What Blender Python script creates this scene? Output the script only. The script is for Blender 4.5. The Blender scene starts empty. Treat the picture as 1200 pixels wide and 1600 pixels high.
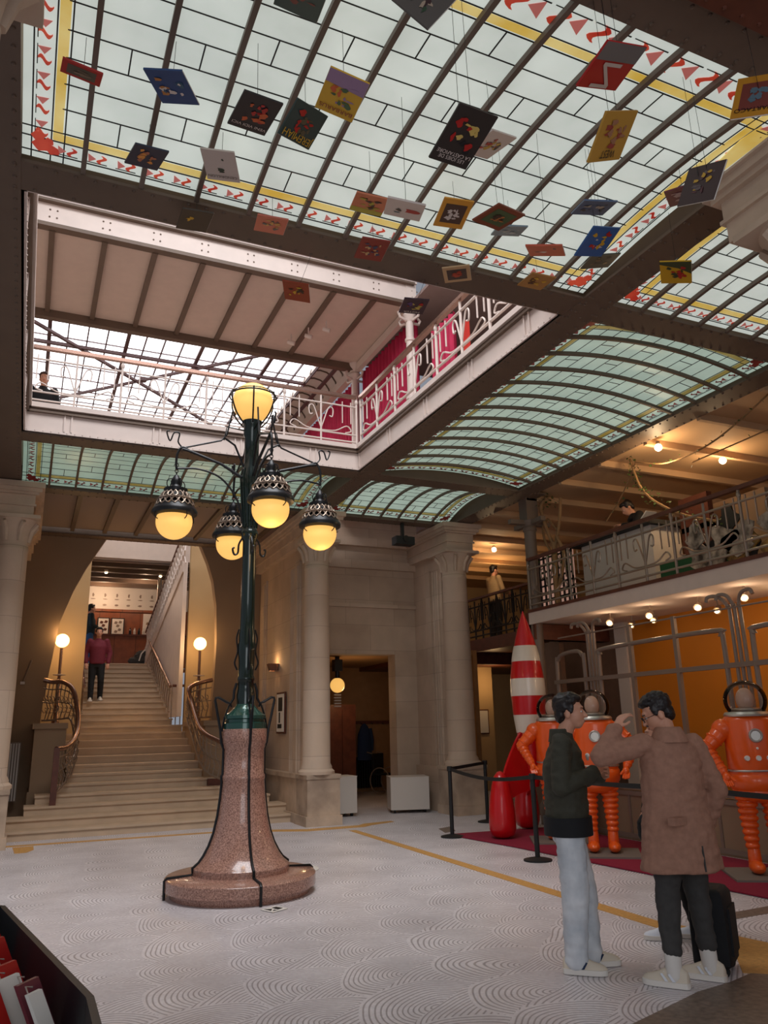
import bpy, bmesh, math, random
from mathutils import Vector, Matrix, Euler, noise
random.seed(7)
S = bpy.context.scene
COL = S.collection
PI = math.pi
# ---------------------------------------------------------------- camera, world, exposure
cam_d = bpy.data.cameras.new('camera'); cam = bpy.data.objects.new('camera', cam_d); COL.objects.link(cam); S.camera = cam
def cam_axes(y, p, r):
    cy, sy, cp, sp, cr, sr = math.cos(y), math.sin(y), math.cos(p), math.sin(p), math.cos(r), math.sin(r)
    f = Vector((sy*cp, cy*cp, sp)); rt = Vector((cy, -sy, 0)); up = rt.cross(f)
    return rt*cr+up*sr, up*cr-rt*sr, f
_r, _u, _f = cam_axes(0.42680, 0.26848, -0.02210)
cam.matrix_world = Matrix(((_r.x, _u.x, -_f.x, 0), (_r.y, _u.y, -_f.y, 0), (_r.z, _u.z, -_f.z, 1.6), (0, 0, 0, 1)))
cam_d.sensor_fit = 'VERTICAL'; cam_d.sensor_height = 24.0; cam_d.lens = 1214.94*24/1600; cam_d.clip_start = .05; cam_d.clip_end = 200
S.view_settings.view_transform = 'Standard'; S.view_settings.look = 'None'; S.view_settings.gamma = 1; S.view_settings.use_curve_mapping = False
S.view_settings.exposure = 0.0
W = bpy.data.worlds.new('world'); S.world = W; W.use_nodes = True
bg = W.node_tree.nodes['Background']; bg.inputs[0].default_value = (.80, .86, 1, 1); bg.inputs[1].default_value = .30
def area(name, loc, sx, sy, power, col, rot=(0, 0, 0)):
    l = bpy.data.lights.new(name, 'AREA'); l.shape = 'RECTANGLE'; l.size = sx; l.size_y = sy; l.energy = power; l.color = col
    o = bpy.data.objects.new(name, l); o.location = loc; o.rotation_euler = rot; COL.objects.link(o); return o
def point(name, loc, power, col, r=.06):
    l = bpy.data.lights.new(name, 'POINT'); l.energy = power; l.color = col; l.shadow_soft_size = r
    o = bpy.data.objects.new(name, l); o.location = loc; COL.objects.link(o); return o
WARM = (1, .62, .28)
area('added_overhead_fill', (2.1, 5.2, 11.2), 5.0, 5.6, 900, (.97, .97, 1))  # unseen overhead light, added to brighten the floor below the opening
area('added_rear_fill', (-1.5, -5.5, 3.2), 6, 4, 190, (.93, .95, 1), (math.radians(80), 0, math.radians(-20)))  # unseen fill added behind the camera for the foreground
# ---------------------------------------------------------------- materials
def mat(name, col, rough=.6, metal=0., emit=0., ecol=None, nz=0., nscale=6., bump=0., bscale=40., trans=0., coat=0., alpha=1., c2=None, bricks=None, ior=1.45):
    m = bpy.data.materials.new(name); m.use_nodes = True; nt = m.node_tree; b = nt.nodes['Principled BSDF']
    b.inputs['Base Color'].default_value = (*col, 1); b.inputs['Roughness'].default_value = rough; b.inputs['Metallic'].default_value = metal
    b.inputs['IOR'].default_value = ior
    if trans: b.inputs['Transmission Weight'].default_value = trans
    if coat: b.inputs['Coat Weight'].default_value = coat
    if emit:
        b.inputs['Emission Color'].default_value = (*(ecol or col), 1); b.inputs['Emission Strength'].default_value = emit
    src = None
    tc = nt.nodes.new('ShaderNodeTexCoord')
    if nz or c2:
        n = nt.nodes.new('ShaderNodeTexNoise'); n.inputs['Scale'].default_value = nscale; n.inputs['Detail'].default_value = 5
        nt.links.new(tc.outputs['Object'], n.inputs['Vector'])
        r = nt.nodes.new('ShaderNodeValToRGB'); r.color_ramp.elements[0].position = .32; r.color_ramp.elements[1].position = .68
        a = tuple(max(0, c*(1-nz)) for c in col); d = c2 if c2 else tuple(min(1, c*(1+nz)) for c in col)
        r.color_ramp.elements[0].color = (*a, 1); r.color_ramp.elements[1].color = (*d, 1)
        nt.links.new(n.outputs['Fac'], r.inputs['Fac']); src = r.outputs['Color']
    hsrc = None
    if bricks:
        bw, bh, mort, dark = bricks
        sx = nt.nodes.new('ShaderNodeSeparateXYZ'); nt.links.new(tc.outputs['Object'], sx.inputs[0])
        ad = nt.nodes.new('ShaderNodeMath'); ad.operation = 'ADD'; nt.links.new(sx.outputs[0], ad.inputs[0]); nt.links.new(sx.outputs[1], ad.inputs[1])
        cb = nt.nodes.new('ShaderNodeCombineXYZ'); nt.links.new(ad.outputs[0], cb.inputs[0]); nt.links.new(sx.outputs[2], cb.inputs[1])
        bk = nt.nodes.new('ShaderNodeTexBrick'); bk.inputs['Scale'].default_value = 1; bk.inputs['Brick Width'].default_value = bw; bk.inputs['Row Height'].default_value = bh
        bk.inputs['Mortar Size'].default_value = mort; bk.inputs['Mortar Smooth'].default_value = .3
        bk.inputs['Color1'].default_value = (1, 1, 1, 1); bk.inputs['Color2'].default_value = (.9, .88, .86, 1); bk.inputs['Mortar'].default_value = (dark, dark, dark, 1)
        nt.links.new(cb.outputs[0], bk.inputs['Vector'])
        mx = nt.nodes.new('ShaderNodeMix'); mx.data_type = 'RGBA'; mx.blend_type = 'MULTIPLY'; mx.inputs[0].default_value = 1
        if src: nt.links.new(src, mx.inputs[6])
        else: mx.inputs[6].default_value = (*col, 1)
        nt.links.new(bk.outputs['Color'], mx.inputs[7]); src = mx.outputs[2]
    if src: nt.links.new(src, b.inputs['Base Color'])
    if src and emit: nt.links.new(src, b.inputs['Emission Color'])
    if bump:
        n2 = nt.nodes.new('ShaderNodeTexNoise'); n2.inputs['Scale'].default_value = bscale; n2.inputs['Detail'].default_value = 4
        nt.links.new(tc.outputs['Object'], n2.inputs['Vector'])
        bp = nt.nodes.new('ShaderNodeBump'); bp.inputs['Strength'].default_value = bump; bp.inputs['Distance'].default_value = .01
        nt.links.new(n2.outputs['Fac'], bp.inputs['Height']); nt.links.new(bp.outputs[0], b.inputs['Normal'])
    return m
def srgb(r, g, b):
    f = lambda c: (c/255/12.92) if c/255 < .04045 else ((c/255+.055)/1.055)**2.4
    return (f(r), f(g), f(b))
M = {}
M['stone'] = mat('limestone', srgb(196, 172, 150), .8, nz=.12, nscale=1.6, bump=.25, bscale=30, bricks=(1.1, .52, .006, .72))
M['stone_plain'] = mat('limestone_plain', srgb(196, 172, 150), .8, nz=.12, nscale=2.5, bump=.25, bscale=30)
M['stone_stained'] = mat('limestone_stained', srgb(150, 130, 112), .8, nscale=1.9, bump=.3, bscale=25, c2=srgb(205, 180, 155))
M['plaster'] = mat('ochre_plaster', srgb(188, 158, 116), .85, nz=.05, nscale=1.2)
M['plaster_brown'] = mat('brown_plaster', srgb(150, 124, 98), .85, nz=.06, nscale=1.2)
M['iron'] = mat('painted_iron_brown', srgb(104, 86, 72), .55, nz=.07, nscale=3)
M['iron_rib'] = mat('painted_rib', srgb(112, 96, 84), .5)
M['iron_white'] = mat('painted_iron_white', srgb(214, 198, 188), .5, nz=.04, nscale=4)
M['ceil_beige'] = mat('beige_ceiling', srgb(206, 186, 172), .8, nz=.03)
M['ceil_brown'] = mat('tan_ceiling', srgb(196, 160, 122), .75, nz=.06, nscale=1)
M['lead'] = mat('lead_came', (.02, .02, .02), .5)
M['step'] = mat('stair_stone', srgb(196, 170, 142), .6, nz=.08, nscale=3)
M['rail_brass'] = mat('polished_handrail', srgb(150, 118, 104), .25, .75)
M['iron_grey'] = mat('burnished_iron', srgb(150, 132, 116), .35, .6)
M['wood'] = mat('dark_wood', srgb(92, 48, 32), .45, nz=.2, nscale=8)
M['wood_orange'] = mat('varnished_wood_panel', srgb(140, 76, 42), .4, nz=.18, nscale=5, bricks=(.62, 3.0, .012, .45))
M['green'] = mat('dark_green_enamel', srgb(20, 34, 28), .22, .25, coat=.5)
M['green2'] = mat('verdigris_enamel', srgb(40, 78, 68), .22, .3, coat=.6)
M['blk'] = mat('black_iron', (.012, .012, .013), .35, .3)
M['granite'] = mat('pink_granite', srgb(120, 84, 72), .22, nscale=75, c2=srgb(196, 150, 130), coat=.4)
M['globe'] = mat('lit_opal_globe', srgb(255, 205, 120), .4, emit=.8, ecol=srgb(255, 196, 104))
M['globe_hot'] = mat('bright_opal_globe', (1, .9, .6), .4, emit=5, ecol=srgb(255, 205, 120))
M['bulb'] = mat('bright_bulb', (1, .9, .7), .4, emit=14, ecol=srgb(255, 214, 150))
M['curtain'] = mat('magenta_curtain', srgb(178, 34, 72), .8, nz=.1)
M['carpet'] = mat('crimson_carpet', srgb(138, 26, 52), .95, bump=.4, bscale=300)
M['white'] = mat('white_paint', srgb(205, 196, 186), .5)
M['black'] = mat('matt_black', (.01, .01, .01), .6)
M['taupe'] = mat('taupe_metal_frame', srgb(140, 122, 108), .45, .2)
M['amber'] = mat('amber_wall', srgb(196, 118, 16), .7, nz=.1, nscale=.8)
M['paper'] = mat('white_paper', srgb(225, 218, 208), .7)
M['leaf'] = mat('leaf_green', srgb(60, 84, 36), .6, nz=.3)
M['bark'] = mat('bark', srgb(150, 116, 78), .8, nz=.2)
def glassmat(name, c, e, c2=None):
    return mat(name, c, .35, emit=e, c2=c2 or tuple(x*.84 for x in c), nscale=2.6)
M['glA'] = glassmat('opal_glass_bright', srgb(204, 212, 204), .74)
M['glC'] = glassmat('opal_glass_dim', srgb(176, 196, 182), .62)  # dimmer copy of the bright glass: weaker daylight put into the colour
M['glD'] = glassmat('opal_glass_dimmer', srgb(160, 184, 168), .5)  # dimmest copy, again for bays that get less daylight
M['gl_y'] = glassmat('yellow_glass', srgb(224, 204, 132), .6, srgb(205, 170, 70))
M['gl_r'] = glassmat('red_glass', srgb(206, 84, 58), .5, srgb(168, 40, 30))
M['gl_p'] = glassmat('pink_glass', srgb(196, 112, 104), .45)
M['gl_y2'] = glassmat('yellow_glass_dim', srgb(190, 176, 110), .28, srgb(150, 134, 60)); M['gl_r2'] = glassmat('red_glass_dim', srgb(130, 44, 40), .18, srgb(80, 26, 26)); M['gl_p2'] = glassmat('pink_glass_dim', srgb(150, 80, 76), .2)  # border glass copies, darkened in colour where less daylight comes through
M['gl_dk'] = glassmat('dark_red_glass', srgb(110, 40, 36), .3)
M['sky'] = mat('clear_skylight', (.95, .97, 1), .3, emit=2.6, ecol=(.95, .97, 1))
# ---------------------------------------------------------------- mesh helpers
class MB:
    def __init__(s): s.v = []; s.f = []; s.m = []
    def add(s, vs, fs, mi=0):
        o = len(s.v); s.v += [tuple(v) for v in vs]; s.f += [tuple(i+o for i in f) for f in fs]; s.m += [mi]*len(fs); return s
    def box(s, x0, x1, y0, y1, z0, z1, mi=0, T=None):
        vs = [Vector((x, y, z)) for z in (z0, z1) for y in (y0, y1) for x in (x0, x1)]
        if T: vs = [T @ v for v in vs]
        return s.add(vs, [(0, 2, 3, 1), (4, 5, 7, 6), (0, 1, 5, 4), (2, 6, 7, 3), (0, 4, 6, 2), (1, 3, 7, 5)], mi)
    def bar(s, p0, p1, w, h, mi=0, up=(0, 0, 1)):
        p0 = Vector(p0); p1 = Vector(p1); d = (p1-p0).normalized(); u = Vector(up)
        if abs(d.dot(u)) > .99: u = Vector((1, 0, 0))
        r = d.cross(u).normalized(); u = r.cross(d)
        vs = [p+r*a*w/2+u*b*h/2 for p in (p0, p1) for a, b in ((-1, -1), (1, -1), (1, 1), (-1, 1))]
        return s.add(vs, [(3, 2, 1, 0), (4, 5, 6, 7), (0, 1, 5, 4), (1, 2, 6, 5), (2, 3, 7, 6), (3, 0, 4, 7)], mi)
    def loft(s, rings, mi=0, cap=True, closed=True):
        n = len(rings[0]); vs = [v for r in rings for v in r]; fs = []
        for i in range(len(rings)-1):
            for j in range(n if closed else n-1):
                k = (j+1) % n; fs.append((i*n+j, i*n+k, (i+1)*n+k, (i+1)*n+j))
        if cap and closed: fs.append(tuple(range(n-1, -1, -1))); fs.append(tuple((len(rings)-1)*n+j for j in range(n)))
        return s.add(vs, fs, mi)
    def tube(s, pts, r, n=8, mi=0, cap=True):
        pts = [Vector(p) for p in pts]; N = len(pts)
        if not hasattr(r, '__len__'): r = [r]*N
        t = [(pts[min(i+1, N-1)]-pts[max(i-1, 0)]).normalized() for i in range(N)]
        a = Vector((0, 0, 1)) if abs(t[0].z) < .9 else Vector((1, 0, 0)); u = t[0].cross(a).normalized(); rings = []
        for i in range(N):
            u = (u-t[i]*u.dot(t[i])).normalized(); w = t[i].cross(u)
            rings.append([pts[i]+(u*math.cos(2*PI*k/n)+w*math.sin(2*PI*k/n))*r[i] for k in range(n)])
        return s.loft(rings, mi, cap)
    def cyl(s, p0, p1, r0, r1=None, n=16, mi=0): return s.tube([p0, p1], [r0, r0 if r1 is None else r1], n, mi)
    def lathe(s, prof, c=(0, 0, 0), n=32, mi=0, cap=True, sx=1, sy=1):
        c = Vector(c); return s.loft([[c+Vector((max(r, 1e-4)*math.cos(2*PI*k/n)*sx, max(r, 1e-4)*math.sin(2*PI*k/n)*sy, z)) for k in range(n)] for r, z in prof], mi, cap)
    def ell(s, c, rx, ry, rz, n=16, mi=0, T=None):
        c = Vector(c); rings = []; h = max(6, n//2)
        for i in range(h+1):
            a = PI*i/h; rr = max(math.sin(a), 1e-3)
            ring = [Vector((rx*rr*math.cos(2*PI*k/n), ry*rr*math.sin(2*PI*k/n), -rz*math.cos(a))) for k in range(n)]
            rings.append([c+((T @ v) if T else v) for v in ring])
        return s.loft(rings, mi)
    def cap(s, p0, p1, r0, r1, n=12, mi=0):
        p0 = Vector(p0); p1 = Vector(p1); d = (p1-p0).normalized(); pts = []; rr = []
        for a in (90, 60, 30, 0): pts.append(p0-d*r0*math.sin(math.radians(a))); rr.append(max(r0*math.cos(math.radians(a)), 1e-3))
        for a in (0, 30, 60, 90): pts.append(p1+d*r1*math.sin(math.radians(a))); rr.append(max(r1*math.cos(math.radians(a)), 1e-3))
        return s.tube(pts, rr, n, mi)
    def prism(s, poly, d, mi=0):   # poly of 3D points, extruded by vector d
        n = len(poly); d = Vector(d); vs = [Vector(p) for p in poly]; vs += [v+d for v in vs]
        return s.add(vs, [tuple(range(n-1, -1, -1)), tuple(range(n, 2*n))]+[(i, (i+1) % n, n+(i+1) % n, n+i) for i in range(n)], mi)
    def mesh(s, name, mats, smooth=False):
        me = bpy.data.meshes.new(name); me.from_pydata(s.v, [], s.f); mats = mats if isinstance(mats, (list, tuple)) else [mats]
        for m in mats: me.materials.append(M[m] if isinstance(m, str) else m)
        bm = bmesh.new(); bm.from_mesh(me)
        for fc, mi in zip(bm.faces, s.m): fc.material_index = mi
        bmesh.ops.recalc_face_normals(bm, faces=bm.faces); bm.to_mesh(me); bm.free()
        if smooth:
            me.polygons.foreach_set('use_smooth', [True]*len(me.polygons)); me.set_sharp_from_angle(angle=math.radians(42))
        me.update(); return me
    def build(s, name, mats, parent=None, smooth=False):
        o = bpy.data.objects.new(name, s.mesh(name, mats, smooth)); COL.objects.link(o)
        if parent: o.parent = parent
        return o
def organic(name, mb, mats, parent=None, voxel=.01, sm=6):
    me = mb.mesh(name, mats); t = bpy.data.objects.new('tmp', me); COL.objects.link(t)
    r = t.modifiers.new('r', 'REMESH'); r.mode = 'VOXEL'; r.voxel_size = voxel
    if sm: q = t.modifiers.new('s', 'SMOOTH'); q.factor = .5; q.iterations = sm
    dg = bpy.context.evaluated_depsgraph_get(); dg.update(); nm = bpy.data.meshes.new_from_object(t.evaluated_get(dg))
    bpy.data.objects.remove(t); bpy.data.meshes.remove(me); nm.name = name
    nm.polygons.foreach_set('use_smooth', [True]*len(nm.polygons)); nm.materials.clear()
    nm.materials.append(M[mats] if isinstance(mats, str) else mats)
    o = bpy.data.objects.new(name, nm); COL.objects.link(o)
    if parent: o.parent = parent
    return o
def tag(o, label, cat, group=None, kind=None):
    o['label'] = label; o['category'] = cat
    if group: o['group'] = group
    if kind: o['kind'] = kind
    return o
def thing(name, loc, label, cat, group=None, rz=0):
    o = bpy.data.objects.new(name, None); o.empty_display_size = .1; o.location = loc; o.rotation_euler = (0, 0, rz); COL.objects.link(o); return tag(o, label, cat, group)
def struct(o): o['kind'] = 'structure'; return o
def empty_struct(name, loc=(0, 0, 0)):
    o = bpy.data.objects.new(name, None); o.empty_display_size = .1; o.location = loc; COL.objects.link(o); return struct(o)
def copy_tree(o, parent=None):
    c = o.copy(); COL.objects.link(c)
    if parent: c.parent = parent
    for ch in list(o.children): copy_tree(ch, c)
    return c
NT = [0]
def trim(mb, m, smooth=False):
    NT[0] += 1; return struct(mb.build('trim_%d' % NT[0], m, None, smooth))
def sbez(pts, n=8):   # catmull-rom through points
    P = [Vector(p) for p in pts]; P = [P[0]*2-P[1]]+P+[P[-1]*2-P[-2]]; out = []
    for i in range(1, len(P)-2):
        for k in range(n):
            t = k/n; a, b, c, d = P[i-1:i+3]
            out.append(.5*((2*b)+(c-a)*t+(2*a-5*b+4*c-d)*t*t+(3*b-a-3*c+d)*t**3))
    out.append(P[-2]); return out
# ---------------------------------------------------------------- floor
fm = bpy.data.materials.new('fan_mosaic_floor'); fm.use_nodes = True; nt = fm.node_tree; b = nt.nodes['Principled BSDF']; b.inputs['Roughness'].default_value = .42
tc = nt.nodes.new('ShaderNodeTexCoord')
def mth(op, a, b_=None):
    n = nt.nodes.new('ShaderNodeMath'); n.operation = op
    for i, x in enumerate((a, b_)):
        if x is None: continue
        if isinstance(x, (int, float)): n.inputs[i].default_value = x
        else: nt.links.new(x, n.inputs[i])
    return n.outputs[0]
nw = nt.nodes.new('ShaderNodeTexNoise'); nw.inputs['Scale'].default_value = .7; nt.links.new(tc.outputs['Object'], nw.inputs['Vector'])
vm = nt.nodes.new('ShaderNodeVectorMath'); vm.operation = 'MULTIPLY_ADD'; vm.inputs[1].default_value = (.5, .5, 0); nt.links.new(nw.outputs['Color'], vm.inputs[0]); nt.links.new(tc.outputs['Object'], vm.inputs[2])
sp_ = nt.nodes.new('ShaderNodeSeparateXYZ'); nt.links.new(vm.outputs[0], sp_.inputs[0])
FD = .92; FH = FD/2
fx = mth('ADD', mth('MULTIPLY', sp_.outputs[0], .8), mth('MULTIPLY', sp_.outputs[1], .6)); fy = mth('SUBTRACT', mth('MULTIPLY', sp_.outputs[1], .8), mth('MULTIPLY', sp_.outputs[0], .6))
row = mth('FLOOR', mth('DIVIDE', fy, FH))
def fan_dist(rw):
    off = mth('MULTIPLY', mth('FLOORED_MODULO', rw, 2), FD/2); u = mth('SUBTRACT', fx, off); c = mth('MULTIPLY', mth('ROUND', mth('DIVIDE', u, FD)), FD)
    dx = mth('SUBTRACT', u, c); dy = mth('SUBTRACT', fy, mth('MULTIPLY', rw, FH)); return mth('SQRT', mth('ADD', mth('MULTIPLY', dx, dx), mth('MULTIPLY', dy, dy)))
d0 = fan_dist(row); d1 = fan_dist(mth('SUBTRACT', row, 1)); inn = mth('LESS_THAN', d0, FD/2)
dd_ = mth('ADD', mth('MULTIPLY', inn, d0), mth('MULTIPLY', mth('SUBTRACT', 1, inn), d1))
si_ = mth('SINE', mth('MULTIPLY', dd_, 2*PI/.034))
class _o: pass
si = _o(); si.outputs = [si_]
rr = nt.nodes.new('ShaderNodeValToRGB'); rr.color_ramp.elements[0].position = .02; rr.color_ramp.elements[1].position = .38
rr.color_ramp.elements[0].color = (*srgb(170, 162, 162), 1); rr.color_ramp.elements[1].color = (*srgb(234, 228, 229), 1)
ma = nt.nodes.new('ShaderNodeMath'); ma.operation = 'MULTIPLY_ADD'; ma.inputs[1].default_value = .5; ma.inputs[2].default_value = .5; nt.links.new(si.outputs[0], ma.inputs[0]); nt.links.new(ma.outputs[0], rr.inputs[0])
n1 = nt.nodes.new('ShaderNodeTexNoise'); n1.inputs['Scale'].default_value = 1.3; n1.inputs['Detail'].default_value = 6; nt.links.new(tc.outputs['Object'], n1.inputs['Vector'])
r2 = nt.nodes.new('ShaderNodeValToRGB'); r2.color_ramp.elements[0].position = .3; r2.color_ramp.elements[0].color = (.78, .77, .77, 1); r2.color_ramp.elements[1].position = .62; r2.color_ramp.elements[1].color = (1, 1, 1, 1)
nt.links.new(n1.outputs['Fac'], r2.inputs[0])
v2 = nt.nodes.new('ShaderNodeTexVoronoi'); v2.inputs['Scale'].default_value = 42; nt.links.new(tc.outputs['Object'], v2.inputs['Vector'])
r3 = nt.nodes.new('ShaderNodeValToRGB'); r3.color_ramp.elements[0].color = (.84, .82, .83, 1); r3.color_ramp.elements[1].color = (1, 1, 1, 1); nt.links.new(v2.outputs['Color'], r3.inputs[0])
m1 = nt.nodes.new('ShaderNodeMix'); m1.data_type = 'RGBA'; m1.blend_type = 'MULTIPLY'; m1.inputs[0].default_value = 1; nt.links.new(rr.outputs[0], m1.inputs[6]); nt.links.new(r2.outputs[0], m1.inputs[7])
m2 = nt.nodes.new('ShaderNodeMix'); m2.data_type = 'RGBA'; m2.blend_type = 'MULTIPLY'; m2.inputs[0].default_value = 1; nt.links.new(m1.outputs[2], m2.inputs[6]); nt.links.new(r3.outputs[0], m2.inputs[7])
nt.links.new(m2.outputs[2], b.inputs['Base Color'])
bp = nt.nodes.new('ShaderNodeBump'); bp.inputs['Strength'].default_value = .25; bp.inputs['Distance'].default_value = .004; nt.links.new(ma.outputs[0], bp.inputs['Height']); nt.links.new(bp.outputs[0], b.inputs['Normal'])
M['mosaic'] = fm
struct(MB().box(-9, 16, -8, 32, -.1, 0).build('floor', 'mosaic'))
M['gold'] = mat('gold_mosaic_band', srgb(200, 150, 84), .5, nz=.14, nscale=30)
M['dkmosaic_shadow'] = mat('grey_brown_mosaic_and_shadow', srgb(120, 104, 92), .5, nz=.25, nscale=25)  # dark mosaic field, also used for a painted floor shadow
def flat(poly, z, m, h=.004):
    return trim(MB().prism([(x, y, z-h) for x, y in poly], (0, 0, h)), m)
flat([(4.90, 12.4), (5.02, 12.4), (4.92, 5.5), (5.05, 5.15), (4.75, 4.95), (4.76, 5.5)], .004, 'gold')
flat([(5.05, 5.15), (4.75, 4.95), (4.85, 4.72), (4.42, 4.24), (4.62, 4.06), (5.2, 4.4)], .004, 'gold')
# band round the column foot and along the steps
flat([(4.4, 12.95), (5.3, 12.95), (5.45, 13.1), (6.0, 13.2), (6.0, 13.05), (5.5, 12.85), (5.3, 12.7), (4.3, 12.7), (3.2, 13.35), (-.1, 13.5), (-.1, 13.65), (3.3, 13.5)], .0045, 'gold')
flat([(.02, 13.4), (.3, 13.4), (.3, 13.0), (.2, 12.75), (.05, 12.75)], .0042, 'gold')
flat([(3.17, 3.87), (3.52, 3.98), (3.89, 4.1), (4.2, 4.14), (4.65, 4.26), (6, 3.2), (4, 2), (2.7, 3.3)], .003, 'dkmosaic_shadow')
flat([(6.05, 11.3), (6.3, 11.42), (6.5, 11.95), (6.2, 11.8)], .003, 'dkmosaic_shadow')
flat([(5.59, 5.46), (6.17, 5.49), (6.0, 5.3), (5.52, 5.29)], .003, 'dkmosaic_shadow')  # shadow on the floor, painted as a dark patch
# ---------------------------------------------------------------- iron beams
def beam(axis, c0, c1, a0, a1, z=5.5, h=.42, web=None, rows=2, m='iron', rivets=(None, None)):
    mb = MB(); w = c1-c0; cm = (c0+c1)/2
    def bx(u0, u1, v0, v1, z0, z1):
        if axis == 'x': mb.box(u0, u1, v0, v1, z0, z1)
        else: mb.box(v0, v1, u0, u1, z0, z1)
    bx(a0, a1, c0, c1, z, z+.025); bx(a0, a1, c0+w*.32, c1-w*.32, z+.025, z+h); bx(a0, a1, c0+.03, c1-.03, z+h, z+h+.03)
    bx(a0, a1, c0+w*.24, c1-w*.24, z+.025, z+.10)
    r0, r1 = rivets if rivets[0] is not None else (a0, a1)
    k = r0+.08
    while k < r1:
        for rr_ in (.1, .9) if rows == 2 else (.06, .2, .8, .94):
            v = c0+w*rr_; mb.lathe([(.015, 0), (.012, -.009), (.001, -.013)], (k, v, z) if axis == 'x' else (v, k, z), 6, cap=False)
        k += .135
    if axis == 'y': mb.v = [(a, b_, c-.004) for a, b_, c in mb.v]
    return trim(mb, m)
beam('x', 5.24, 5.57, -.76, 8.6)
beam('x', 2.38, 2.68, -.76, 8.6, rows=4)
beam('x', 1.9, 2.37, -2, 8.6, z=5.42, m='wood')
beam('x', 10.86, 11.2, -.76, 8.1)
beam('x', 13.42, 13.72, -.76, 8.1)
beam('x', 16.6, 16.9, -.76, 4.6, h=.3)
beam('y', -.76, -.37, -1, 16.6)
beam('y', 4.53, 4.87, 2.4, 13.5, rows=4)
beam('y', 7.53, 7.9, 2.4, 13.5)
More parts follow.
